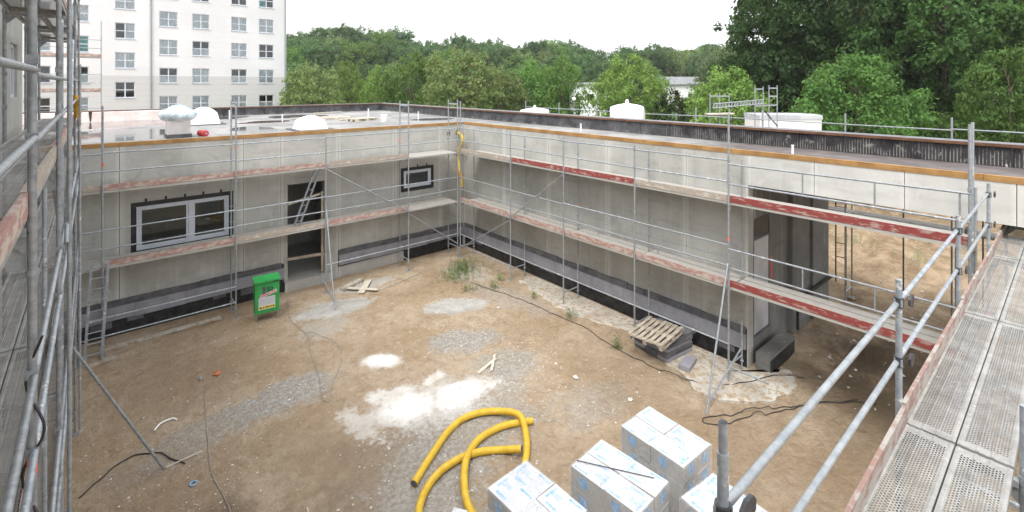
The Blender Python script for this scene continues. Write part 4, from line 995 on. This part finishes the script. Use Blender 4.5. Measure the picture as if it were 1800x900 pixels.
b.add(v, [(i * n + j, i * n + (j + 1) % n, (i + 1) * n + (j + 1) % n, (i + 1) * n + j) for i in range(len(pr) - 1) for j in range(n)], True); b.lbuild('sheeting', 'blue_film', u)
b = MB(); v2 = [(x * .93, y * .93, z * .97) for x, y, z in v]; b.add(v2, [(i * n + j, i * n + (j + 1) % n, (i + 1) * n + (j + 1) % n, (i + 1) * n + j) for i in range(len(pr) - 1) for j in range(n)], True); b.lbuild('hood', 'white', u)
g_ = thing('gas_bottle', 'red gas bottle lying on the roof beside the metal unit', 'gas bottle', (2.72, 18.8, ZR + .10), R(-75)); g_.scale = (.75, .75, .75)
b = MB(); b.path([(-.30, 0, 0), (-.28, 0, 0), (.18, 0, 0), (.26, 0, 0)], .13, 14); b.lbuild('body', 'red_paint', g_); MB().tube((.26, 0, 0), (.33, 0, 0), .045, 8).lbuild('valve', 'galv', g_); MB().path([(.33 + 0, .09 * math.cos(t / 8 * 6.283), .09 * math.sin(t / 8 * 6.283)) for t in range(9)], .012, 6).lbuild('collar', 'red_paint', g_)
pf = thing('insulation_bundle', 'long pinkish film-wrapped insulation rolls against the back parapet', 'insulation', (.2, 29.3, ZR))
for i in range(2):
    b = MB(); x0 = -3.2 + i * 2.9; b.add([(x0, -.3, 0), (x0 + 2.85, -.3, 0), (x0 + 2.85, .3, 0), (x0, .3, 0), (x0 + .03, -.28, .44), (x0 + 2.8, -.27, .42), (x0 + 2.8, .28, .44), (x0 + .03, .28, .43)], [(3, 2, 1, 0), (4, 5, 6, 7), (0, 1, 5, 4), (1, 2, 6, 5), (2, 3, 7, 6), (3, 0, 4, 7)]); b.lbuild('roll', 'pink', pf)
# timber lying on the roof
def board(name, label, p0, p1, w_, h_, mat, cat='board', group=None):
    p0, p1 = Vector(p0), Vector(p1); c = (p0 + p1) / 2; b = MB(); b.bar(p0 - c, p1 - c, w_, h_); o = b.lbuild(name, mat); o.location = c; return tag(o, label, cat, group)
def pallet_mesh(root, L=1.2, W=.8, top_n=7, mat='old_wood', z=0):
    for i in range(3):
        y = -W / 2 + .05 + i * (W - .1) / 2; MB().box(-L / 2, L / 2, y - .05, y + .05, z, z + .022).lbuild('bottom_board', mat, root)
        for x in (-L / 2 + .07, 0, L / 2 - .07): MB().box(x - .07, x + .07, y - .05, y + .05, z + .023, z + .098).lbuild('block', mat, root)
    for x in (-L / 2 + .07, 0, L / 2 - .07): MB().box(x - .07, x + .07, -W / 2, W / 2, z + .099, z + .119).lbuild('stringer', mat, root)
    for i in range(top_n):
        y = -W / 2 + .05 + i * (W - .1) / (top_n - 1); w_ = .045 + random.uniform(-.004, .004)
        MB().box(-L / 2 + random.uniform(-.015, .015), L / 2 + random.uniform(-.015, .015), y - w_, y + w_, z + .12, z + .142).lbuild('top_board', mat, root)
for i, (x, y, a, lab) in enumerate(((9.5, 21.8, 12, 'wooden pallet on the roof beside the white bucket'), (8.9, 23.4, -20, 'wooden pallet further back on the roof by scrap timber'))):
    t = thing('pallet', lab, 'pallet', (x, y, ZR), R(a)); pallet_mesh(t, 1.2, .8, 5, 'pale_wood')
for i, (x, y, a, L) in enumerate(((9.0, 24.4, 15, 2.4), (9.5, 23.0, 30, 1.9), (10.3, 22.2, -10, 1.6), (8.1, 25.0, 5, 1.8), (10.4, 28.7, 20, 1.9))):
    c = Vector((x, y, ZR + .03 + .005 * i)); dd = Vector((math.cos(R(a)), math.sin(R(a)), 0)) * L / 2
    board('roof_board', 'loose plank lying among the pallets on the roof', c - dd, c + dd, .16, .05, 'pale_wood', group='loose planks on the roof')
bk = thing('bucket', 'small white bucket standing on the roof by the pallet', 'bucket', (10.15, 20.9, ZR)); MB().path([(0, 0, 0), (0, 0, .30)], .13, 14, .16).lbuild('body', 'white', bk); MB().path(bez([(-.155, 0, .28), (-.1, .1, .36), (0, .13, .39), (.1, .1, .36), (.155, 0, .28)], 4), .006, 5).lbuild('handle', 'galv', bk)
for (x, y, h, lab) in ((12.1, 21.2, .35, 'white vent stub on the roof near the inner corner'), (10.6, 23.6, .45, 'white vent pipe on the roof behind the bucket'), (13.4, 11.8, .26, 'white vent stub on the right wing between kerb and parapet'), (13.0, 4.6, .2, 'white vent stub on the roof above the passage'), (6.6, 24.0, .3, 'thin vent pipe beside the lone white dome'), (5.1, 27.5, .4, 'thin vent pipe standing before the back parapet')):
    o = MB().tube((0, 0, 0), (0, 0, h), .028, 10).tube((0, 0, h), (0, 0, h + .02), .036, 10).lbuild('vent_pipe', 'white'); o.location = (x, y, ZR); tag(o, lab, 'vent pipe')
tp = thing('tarpaulin', 'ochre tarpaulin rag hanging on the tall scaffold posts', 'tarpaulin', (-.27, 13.42, 6.5))
tp.scale = (.45, .45, .5)
b = MB(); v = []; m_, n = 14, 10
for j in range(m_):
    for i in range(n):
        a = 2 * math.pi * i / n; z = .95 * (1 - j / (m_ - 1)); r_ = .06 + .10 * math.sin(math.pi * min(1, j / m_ + .1)); k = 1 + .6 * noise.noise((math.cos(a) * 2, math.sin(a) * 2, z * 3)); v.append((r_ * k * math.cos(a) + .03 * math.sin(z * 5), r_ * k * math.sin(a) * 1.3, z))
b.add(v, [(j * n + i, (j + 1) * n + i, (j + 1) * n + (i + 1) % n, j * n + (i + 1) % n) for j in range(m_ - 1) for i in range(n)], True); b.lbuild('cloth', 'ochre_cloth', tp)
# ------------------------------------------------------------------ things in the yard
# rental power box
gb = thing('power_box', 'green site power distribution box on thin legs below the scaffold', 'power box', (4.02, 16.28, gz(4.0, 16.2)), R(-4))
gb.scale = (.88, .88, .88)
W_, D_, H_ = .76, .36, 1.12; z0 = .28
b = MB(); y0, y1 = -D_ / 2, D_ / 2; v = [(-W_ / 2, y0, z0), (W_ / 2, y0, z0), (W_ / 2, y1, z0), (-W_ / 2, y1, z0), (-W_ / 2, y0, z0 + H_ - .06), (W_ / 2, y0, z0 + H_ - .06), (W_ / 2, y1, z0 + H_), (-W_ / 2, y1, z0 + H_)]
b.add(v, [(3, 2, 1, 0), (4, 5, 6, 7), (0, 1, 5, 4), (1, 2, 6, 5), (2, 3, 7, 6), (3, 0, 4, 7)]); b.lbuild('cabinet', 'green', gb)
b = MB(); e = .03; b.add([(-W_ / 2 - e, y0 - .05, z0 + H_ - .045), (W_ / 2 + e, y0 - .05, z0 + H_ - .045), (W_ / 2 + e, y1 + e, z0 + H_ + .03), (-W_ / 2 - e, y1 + e, z0 + H_ + .03), (-W_ / 2 - e, y0 - .05, z0 + H_ - .0), (W_ / 2 + e, y0 - .05, z0 + H_ - .0), (W_ / 2 + e, y1 + e, z0 + H_ + .075), (-W_ / 2 - e, y1 + e, z0 + H_ + .075)], [(3, 2, 1, 0), (4, 5, 6, 7), (0, 1, 5, 4), (1, 2, 6, 5), (2, 3, 7, 6), (3, 0, 4, 7)]); b.lbuild('lid', 'green', gb)
for x in (-W_ / 2 + .03, W_ / 2 - .03):
    for y in (y0 + .03, y1 - .03): MB().tube((x, y, 0), (x, y, z0 + .1), .015, 6).lbuild('leg', 'galv', gb)
YP = y0 - .004
dr = MB().box(-W_ / 2 + .05, W_ / 2 - .05, y0 - .008, y0 - .001, z0 + .05, z0 + H_ - .13).lbuild('door', 'green', gb); YP = y0 - .011
MB().box(-.16, -.06, YP - .01, YP + .002, z0 + .68, z0 + .92).lbuild('keyhole_plate', 'xps_dark', dr)
MB().box(.18, .36, y0 - .004, y0 - .001, z0 + H_ - .10, z0 + H_ - .065).lbuild('slot', 'tape', gb)
MB().box(-.28, .24, YP - .002, YP + .001, z0 + .14, z0 + .56).lbuild('notice', 'paper', dr)
for k in range(7):
    MB().box(-.26, .22 - .1 * (k % 3 == 2), YP - .004, YP - .0025, z0 + .50 - k * .032, z0 + .512 - k * .032).lbuild('text_line', 'grey_print', dr)
MB().box(-.265, .225, YP - .005, YP - .0025, z0 + .165, z0 + .255).lbuild('yellow_strip', 'yellow_print', dr)
for k in range(9): MB().box(-.25 + k * .052, -.25 + k * .052 + (.03 if k % 4 else .045), YP - .007, YP - .0055, z0 + .185, z0 + .235).lbuild('print_mark', 'black', dr)
def text(s, size, x, z, mat, parent, rot=0, y=-.006, bold=True):
    cu = bpy.data.curves.new('text', 'FONT'); cu.body = s; cu.size = size; cu.extrude = .001; cu.align_x = 'CENTER'; cu.align_y = 'CENTER'; cu.offset = .004 if bold else 0
    o = bpy.data.objects.new('text', cu); C.objects.link(o); bpy.context.view_layer.update()
    me = bpy.data.meshes.new_from_object(o.evaluated_get(bpy.context.evaluated_depsgraph_get())); bpy.data.objects.remove(o)
    me.materials.clear(); me.materials.append(M[mat]); t = link('lettering', me, parent, (x, YP + y, z), (R(90), R(-rot), 0)); return t
text('52', .20, .08, z0 + .80, 'black', dr)
b = MB(); a = R(13); m_ = Matrix.Translation((.03, YP - .003, z0 + .655)) @ Matrix.Rotation(-a, 4, 'Y'); b.box(-.27, .27, -.001, .001, -.052, .052, m_); b.lbuild('banner', 'paper', dr)
text('VERMIETUNG', .082, .03, z0 + .655, 'red_print', dr, 13)
# box loads on pallets, shrink-wrapped
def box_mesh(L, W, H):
    me = MB(); me.box(-L / 2 + .004, L / 2 - .004, -W / 2 + .004, W / 2 - .004, .002, H - .002); m2 = me.mesh('box', 'paper'); m2.materials.append(M['carton_side_shaded'])
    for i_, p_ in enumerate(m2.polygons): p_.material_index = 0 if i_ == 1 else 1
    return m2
def prints(L, W, H, seed):
    g = random.Random(seed); b = MB(); e = .002
    def glyph(o, ux, uy, w_, h_):                      # a block of small print strokes
        n = max(3, int(w_ / .022)); x = 0
        for i in range(n):
            ww = w_ / n * g.uniform(.45, .85); hh = h_ * g.uniform(.6, 1); p = Vector(o) + Vector(ux) * (i * w_ / n)
            b.add([p, p + Vector(ux) * ww, p + Vector(ux) * ww + Vector(uy) * hh, p + Vector(uy) * hh], [(0, 1, 2, 3)])
    X, Y, Z = Vector((1, 0, 0)), Vector((0, 1, 0)), Vector((0, 0, 1))
    glyph((-L / 2 + .04, -W / 2 + .03, H), X, Y, L * .4, .045); glyph((L / 2 - .05, -W / 2 + .05, H), Y, -X, W * .55, .05); glyph((-L * .05, W / 2 - .09, H), X, Y, L * .35, .05)
    for k in range(3): glyph((L * .1, -W * .05 - k * .03, H), X, Y, L * .25, .016)
    for sg in (-1, 1):
        b.add([(sg * L / 2, -sg * W * .12, H * .3), (sg * L / 2, sg * W * .22, H * .3), (sg * L / 2, sg * W * .22, H * .85), (sg * L / 2, -sg * W * .12, H * .85)], [(0, 1, 2, 3)])
        y = sg * W / 2; b.add([(-sg * L * .1 * -1 - .08, y, H * .3), (-sg * L * .1 * -1 + .08, y, H * .3), (-sg * L * .1 * -1 + .08, y, H * .82), (-sg * L * .1 * -1 - .08, y, H * .82)], [(0, 1, 2, 3) if sg < 0 else (3, 2, 1, 0)])
    return b.mesh('print', 'blue_print')
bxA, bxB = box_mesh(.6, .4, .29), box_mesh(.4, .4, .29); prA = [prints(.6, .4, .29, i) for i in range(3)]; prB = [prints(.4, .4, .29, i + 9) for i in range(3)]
def box_load(label, x, y, rz, top=4):
    t = thing('box_load', label, 'box stack', (x, y, gz(x, y) + .005), R(rz)); pallet_mesh(t, 1.2, .8, 5, 'old_wood')
    layA = [(-.3, -.2, 0, 0), (.3, -.2, 0, 0), (-.3, .2, 0, 0), (.3, .2, 0, 0)]
    layB = [(-.4, -.1, 90, 0), (-.4 + .4, -.1, 90, 0), (.4, -.1, 90, 0), (-.4, .3, 0, 2), (0, .3, 0, 2), (.4, .3, 0, 2)]
    layB = [(-.4, -.1, 90, 0), (0, -.1, 90, 0), (.4, -.1, 90, 0)]
    for k in range(4):
        z = .145 + k * .29
        for (bx, by, br, _) in (layA if k % 2 == 0 else layA):
            o = link('box', bxA, t, (bx + random.uniform(-.008, .008), by + random.uniform(-.008, .008), z + (random.uniform(0, .012) if k == 3 else 0)), (0, 0, R(br + random.uniform(-1.6, 1.6) + random.choice((0, 180)))))
            link('print', random.choice(prA), o)['kind'] = 'stuff'
    b = MB(); b.box(-.612, .612, -.412, .412, .10, .145 + 4 * .29 + .006); me = b.mesh('shrink_wrap', 'film')
    link('shrink_wrap', me, t); return t
for (lab, x, y, rz) in (('shrink-wrapped pallet of white boxes standing free behind the other loads', 7.28, 4.55, 88), ('shrink-wrapped pallet of white boxes with a thin rod lying on top', 6.02, 4.55, 93), ('shrink-wrapped pallet of white boxes next to the end of the yellow hose', 4.74, 5.02, 91), ('shrink-wrapped pallet of white boxes beneath the near guard rail', 6.68, 3.08, 84)):
    box_load(lab, x, y, rz)
o = MB().tube((0, 0, 0), (.62, -.98, .0), .007, 6).lbuild('steel_rod', 'dark_steel'); o.location = (5.72, 5.12, 1.325 + gz(6, 4.5)); tag(o, 'thin dark steel rod lying across a wrapped box load', 'rod')
bb = thing('carton', 'small white carton lying beside the yellow hose below the box loads', 'box', (4.45, 6.55, gz(4.45, 6.55)), R(35)); MB().box(-.16, .16, -.12, .12, 0, .2).lbuild('body', 'paper', bb); MB().box(-.161, -.1, -.121, .121, .06, .203).lbuild('print', 'blue_print', bb)
# yellow hoses
def hose(name, label, pts, r, hang=False):
    P_ = bez(pts, 12); b = MB(); n = 12; b.path(P_, r, n, None, False)
    inner = MB(); inner.path([P_[0], P_[0] + (P_[1] - P_[0]) * .9], r * .82, n)
    me = b.mesh(name, 'hose'); uv = me.uv_layers.new(name='UVMap'); ln = [0]
    for p, q in zip(P_, P_[1:]): ln.append(ln[-1] + (q - p).length)
    for pl in me.polygons:
        for li in pl.loop_indices: uv.data[li].uv = (ln[me.loops[li].vertex_index // n], 0)
    t = thing(name, label, 'hose', tuple(P_[0])); o = link('hose_tube', me, t, -Vector(P_[0]))
    o2 = inner.lbuild('bore', 'xps_dark', t); o2.location = -Vector(P_[0]); return t
def G(x, y, e=0): return (x, y, gz(x, y) + .065 + e)
hose('drain_hose', 'thick yellow corrugated hose coiled loosely on the sand', [G(4.34, 7.76), G(4.72, 8.0), G(5.15, 8.25), G(5.55, 8.5), G(5.95, 8.6), G(6.35, 8.5), G(6.7, 8.2, .04), G(6.84, 7.75, .11), G(6.66, 7.35, .05), G(6.4, 7.02), G(6.1, 6.75), G(5.8, 6.4), G(5.5, 6.1), G(5.0, 5.95), G(4.5, 6.0)], .068)
hose('drain_hose', 'thick yellow corrugated hose crossing under and over the loose coil', [G(7.05, 7.55), G(6.75, 7.72, -.01), G(6.4, 7.85), G(5.9, 7.88), G(5.5, 7.68, .02), G(5.22, 7.42, .10), G(5.0, 7.14, .03), G(4.82, 6.78), G(4.75, 6.4)], .068)
hose('drain_hose', 'yellow corrugated hose curving from the far side down past the coil', [G(6.25, 7.0, .10), G(6.05, 7.32), G(5.75, 7.55), G(5.35, 7.68), G(4.9, 7.68), G(4.55, 7.58), G(4.22, 7.32), G(4.0, 7.0), G(3.85, 6.5)], .066)
hose('drain_hose', 'yellow hose hanging out of the wall corner above the upper deck', [(12.24, 18.05, 5.06), (12.24, 17.85, 5.02), (12.22, 17.6, 4.88), (12.2, 17.62, 4.6), (12.2, 17.82, 4.3), (12.2, 17.9, 3.95), (12.15, 17.72, 3.5), (12.1, 17.5, 3.1), (12.08, 17.42, 2.75)], .06)
# stack of charcoal foam boards under a pallet
fs_ = thing('foam_board_stack', 'untidy stack of charcoal foam boards beside the right plinth', 'insulation', (11.75, 7.4, .05), R(-6))
for k in range(6):
    for j in range(3):
        x = random.uniform(-.05, .05); y = -.4 + j * .36 + random.uniform(-.02, .02); z = k * .085
        if k == 5 and j == 0: x += .25
        MB().box(x - .55, x + .48, y - .17, y + .17, z, z + .08).lbuild('foam_board', 'xps_dark' if (k + j) % 3 else 'xps', fs_)
pt = thing('pallet', 'weathered wooden pallet tilted on top of the charcoal foam boards', 'pallet', (11.2, 7.27, .60), R(4)); pt.rotation_euler = (R(-2), R(-3), R(4)); pallet_mesh(pt, 1.15, 1.0, 7)
o = MB().box(-.30, .30, -.14, .14, 0, .10).lbuild('foam_board', 'xps'); o.location = (11.45, 6.5, .07); o.rotation_euler = (0, 0, R(12)); tag(o, 'single grey foam board fallen beside the stack under the pallet', 'insulation')
# ladders
def ladder(name, label, p0, p1, across, w_, n, mat='galv'):
    p0, p1 = Vector(p0), Vector(p1); t = thing(name, label, 'ladder', tuple(p0)); a = Vector(across).normalized() * w_ / 2; dlt = p1 - p0
    for sg in (-1, 1): MB().bar(a * sg, dlt + a * sg, .028, .06, across).lbuild('stile', mat, t)
    for i in range(n):
        c = dlt * ((i + .6) / n); MB().tube(c - a, c + a, .014, 6).lbuild('rung', mat, t)
    return t
ladder('ladder', 'aluminium ladder reaching from the sand to the lower deck', (-.02, 16.72, .0), (.12, 16.80, 2.5), (1, 0, 0), .34, 9, 'galv_splat')
ladder('ladder', 'narrow aluminium ladder leaning before the dark doorway', (5.28, 17.5, 2.34), (5.95, 17.2, 4.45), (1, .2, 0), .20, 8, 'galv_splat')
# boards and scraps on the sand
def gboard(label, p0, p1, w_, h_, mat, name='board', group=None, cat='board', lift=0.0):
    return board(name, label, (p0[0], p0[1], gz(*p0) + h_ / 2 + .012 + lift), (p1[0], p1[1], gz(*p1) + h_ / 2 + .012 + lift), w_, h_, mat, cat, group)
gboard('long grey plank lying on the sand along the left plinth', (.1, 17.25), (2.95, 17.15), .16, .05, 'cement')
gboard('short round post lying at the foot of the ladder', (-.1, 16.35), (.5, 16.5), .08, .08, 'old_wood')
gboard('thick pale beam leaning towards the doorway scrap boards', (6.55, 16.75), (7.45, 17.15), .2, .09, 'cement')
gboard('broad pale board in the doorway scrap pile', (6.95, 16.1), (7.6, 16.9), .22, .025, 'pale_wood', lift=.02)
gboard('narrow pale board crossing the doorway scrap pile', (6.75, 16.75), (7.5, 15.95), .14, .025, 'pale_wood', lift=.05)
gboard('long thin batten trailing away from the scrap boards', (7.5, 15.95), (9.3, 16.25), .05, .04, 'cement')
gboard('short wooden offcut on the gravel beyond the white powder', (7.25, 9.75), (7.98, 9.95), .075, .03, 'pale_wood')
gboard('short wooden offcut lying under another on the gravel', (7.55, 9.6), (8.05, 10.1), .06, .025, 'pale_wood')
gboard('thin stick beside the foot of the raking tube', (1.02, 11.1), (1.6, 11.15), .02, .02, 'pale_wood', 'stick', cat='stick')
gboard('pale splinter lying near the bottom of the yard by the wet sand', (2.7, 8.3), (2.75, 8.55), .02, .02, 'pale_wood', 'stick', cat='stick')
o = MB().path(bez([(0, 0, 0), (.12, .14, .02), (.32, .16, .02), (.40, .08, 0)], 5), .018, 6).lbuild('pipe_offcut', 'white'); o.location = (.95, 12.55, gz(1, 12.6) + .02); tag(o, 'curved white pipe offcut on the sand near the raking tube', 'pipe')
o = MB().path([(.055 * math.cos(t * .5236), .055 * math.sin(t * .5236), 0) for t in range(13)], .012, 6).lbuild('tape_ring', 'blue_print'); o.location = (1.35, 10.35, gz(1.35, 10.35) + .02); tag(o, 'small blue ring lying on the sand', 'ring')
# cables
def cable(label, pts, r, mat, name='cable'):
    Q = bez([(x, y, 0) for x, y in pts], 10); P_ = [Vector((p.x + .02 * noise.noise((p.x * 3, p.y * 3, 0)), p.y + .02 * noise.noise((p.x * 3, p.y * 3, 5)), gz(p.x, p.y) + r + .004 + (.055 if (p.x > 10.8 and 4.5 < p.y < 8) else 0))) for p in Q]
    o = MB().path(P_, r, 6).build(name, mat); return tag(o, label, 'cable')
cable('thin grey cable running across the sand from the brick', [(2.1, 13.8), (1.93, 13.1), (1.75, 11.6), (1.65, 10.5), (1.7, 9.8), (1.74, 9.3), (1.8, 8.4)], .007, 'cable')
cable('grey cable looping from the doorway over the gravel patch', [(4.95, 17.4), (4.57, 15.8), (4.63, 14.4), (4.4, 13.4), (4.17, 12.1), (3.95, 11.25), (4.1, 11.1), (4.3, 11.6), (4.7, 12.2), (5.03, 12.9), (5.1, 13.6), (4.75, 14.5), (4.45, 14.3)], .007, 'cable')
cable('black cable lying along the yard side of the long scaffold', [(10.4, 14.4), (10.7, 12.5), (10.9, 11.06), (11.0, 9.5), (10.8, 8.7), (10.75, 7.5), (10.85, 6.5), (11.1, 5.75), (11.84, 5.23), (12.7, 4.85), (13.2, 4.4)], .010, 'cable_black')
cable('black cable bent in a hairpin near the passage', [(13.2, 3.3), (12.0, 4.1), (11.3, 4.55), (10.57, 4.95), (10.05, 5.25), (9.78, 5.2), (9.95, 4.98), (10.54, 4.75), (11.4, 4.35), (12.5, 3.8), (13.4, 3.0)], .010, 'cable_black')
cable('dark cable sagging from the tall scaffold onto the sand', [(-.2, 11.3), (.4, 11.9), (.9, 11.75), (1.3, 11.0)], .012, 'cable_black')
# stones, brick, rubble
def rock(b, c, r, g):
    v = []; f = [(0, 1, 2), (0, 2, 3), (0, 3, 4), (0, 4, 1), (5, 2, 1), (5, 3, 2), (5, 4, 3), (5, 1, 4)]
    for d in ((0, 0, 1), (1, 0, 0), (0, 1, 0), (-1, 0, 0), (0, -1, 0), (0, 0, -1)):
        k = r * g.uniform(.6, 1.2); v.append((c[0] + d[0] * k + g.uniform(-.2, .2) * r, c[1] + d[1] * k + g.uniform(-.2, .2) * r, c[2] + d[2] * k * .6))
    b.add(v, f)
g = random.Random(21); b = MB()
zones = [(1.2, 12.4, 1.2, 1.6, 160), (6, 9, 2.6, 2.6, 420), (3.3, 12, 1.5, .8, 300), (7.9, 11.2, 1.3, 1, 260), (9.2, 13.2, 2, 1.2, 180), (5, 15.5, 2.4, 1.2, 140), (4.2, 7.2, 1.6, 1.4, 300), (1.2, 10.3, 1.3, 1.5, 260), (8.3, 9.3, 1.4, 1.2, 240), (5, 12, 5, 5, 260), (8.8, 7.3, 1.6, 1.2, 180), (17, 4, 5, 4, 260)]
for (cx, cy, rx, ry, n) in zones:
    for _ in range(n):
        x = cx + g.gauss(0, .55) * rx; y = cy + g.gauss(0, .55) * ry
        if not (-.9 < x < 30 and .5 < y < 17.4) or (x > 12.3 and y > 4.7): continue
        r = g.choice((.006, .009, .012, .016, .022)) * g.uniform(.7, 1.3) * (2.5 if x > 13 else 1); rock(b, (x, y, gz(x, y) + r * .3), r, g)
o = b.build('rubble', 'stone'); tag(o, 'small pale rubble and grit strewn over the sand', 'rubble', kind='stuff')
for (x, y, r, lab, mt) in ((2.3, 13.95, .12, 'orange broken brick lying at the end of the thin cable', 'brick'), (8.95, 8.05, .09, 'grey stone lying alone between offcuts and box loads', 'stone'), (9.25, 6.65, .07, 'white stone lying alone near the hairpin cable', 'stone'), (1.95, 14.0, .08, 'grey stone lying beside the orange brick', 'xps'), (9.9, 12.2, .08, 'pale stone lying past the cement spill', 'stone')):
    bb = MB(); rock(bb, (0, 0, 0), r, g); rock(bb, (r * .3, r * .2, r * .05), r * .8, g); o = bb.lbuild('stone' if mt != 'brick' else 'brick', mt); o.location = (x, y, gz(x, y) + r * .3); tag(o, lab, 'stone' if mt != 'brick' else 'brick')
# weeds in the corner
def weed_mesh(seed, n, h, spread):
    g = random.Random(seed); b = MB()
    for _ in range(n):
        x, y = g.gauss(0, spread), g.gauss(0, spread); hh = h * g.uniform(.5, 1.1); a = g.uniform(0, 6.28); lx, ly = math.cos(a), math.sin(a)
        for k in range(7):
            z = hh * (k + .5) / 7; t = g.uniform(0, 6.28); l = .05 * g.uniform(.6, 1.5); dx, dy = math.cos(t) * l, math.sin(t) * l
            bx, by = x + lx * .1 * z, y + ly * .1 * z
            b.add([(bx, by, z), (bx + dx * .5 - dy * .22, by + dy * .5 + dx * .22, z + .03), (bx + dx, by + dy, z + .01), (bx + dx * .5 + dy * .22, by + dy * .5 - dx * .22, z + .03)], [(0, 1, 2, 3)])
    return b.mesh('leaves', 'weed')
def weed_stems(seed, n, h, spread):
    g = random.Random(seed); b = MB()
    for _ in range(max(3, n // 3)):
        x, y = g.gauss(0, spread), g.gauss(0, spread); b.tube((x, y, -.02), (x + g.uniform(-.03, .03), y + g.uniform(-.03, .03), h * .8), .004, 4)
    return b.mesh('stems', 'weed')
for i, (x, y, n, h, sp, lab) in enumerate(((10.9, 15.7, 150, .36, .36, 'dense green weed patch on the sand in the wall corner'), (10.2, 15.1, 80, .28, .34, 'low green weeds spreading from the corner patch'), (9.9, 13.9, 16, .26, .12, 'small tuft of weeds short of the cement spill'), (10.75, 13.5, 18, .3, .14, 'tuft of weeds by the black cable'), (11.3, 13.9, 14, .28, .12, 'tuft of weeds at the tip of the concrete apron'), (11.15, 10.2, 12, .3, .08, 'thin tall weed beside the concrete apron'), (10.75, 8.2, 16, .42, .07, 'thin tall weed beside the foam board stack'), (11.2, 11.9, 10, .25, .08, 'single weed on the edge of the concrete apron'))):
    t = thing('weed', lab, 'plant', (x, y, gz(x, y) + (.03 if x > 11.1 else 0))); link('leaves', weed_mesh(i, n, h, sp), t); link('stems', weed_stems(i, n, h, sp), t)
for i, (x, y) in enumerate(((25.5, 6.5), (27, 8.5), (24.5, 4.2), (29, 5))):
    t = thing('weed', 'green weed tuft on the bare sand beyond the passage', 'plant', (x, y, gz(x, y)), 0, 'weeds beyond the passage'); link('leaves', weed_mesh(40 + i, 40, .4, .35), t); link('stems', weed_stems(40 + i, 20, .4, .35), t)

# ------------------------------------------------------------------ thin summer haze
hzb = MB(); hzb.box(-260, 330, -260, 330, -3, 60); ho = hzb.build('haze', None); ho['kind'] = 'stuff'; ho['label'] = 'thin pale summer haze over the whole site'
hm = bpy.data.materials.new('haze'); hm.use_nodes = True; hm.node_tree.nodes.clear()
hv_ = hm.node_tree.nodes.new('ShaderNodeVolumePrincipled'); hv_.inputs['Density'].default_value = .00032; hv_.inputs['Color'].default_value = (.9, .94, 1, 1); hv_.inputs['Anisotropy'].default_value = .2
hout = hm.node_tree.nodes.new('ShaderNodeOutputMaterial'); hm.node_tree.links.new(hv_.outputs[0], hout.inputs['Volume'])
ho.data.materials.append(hm)
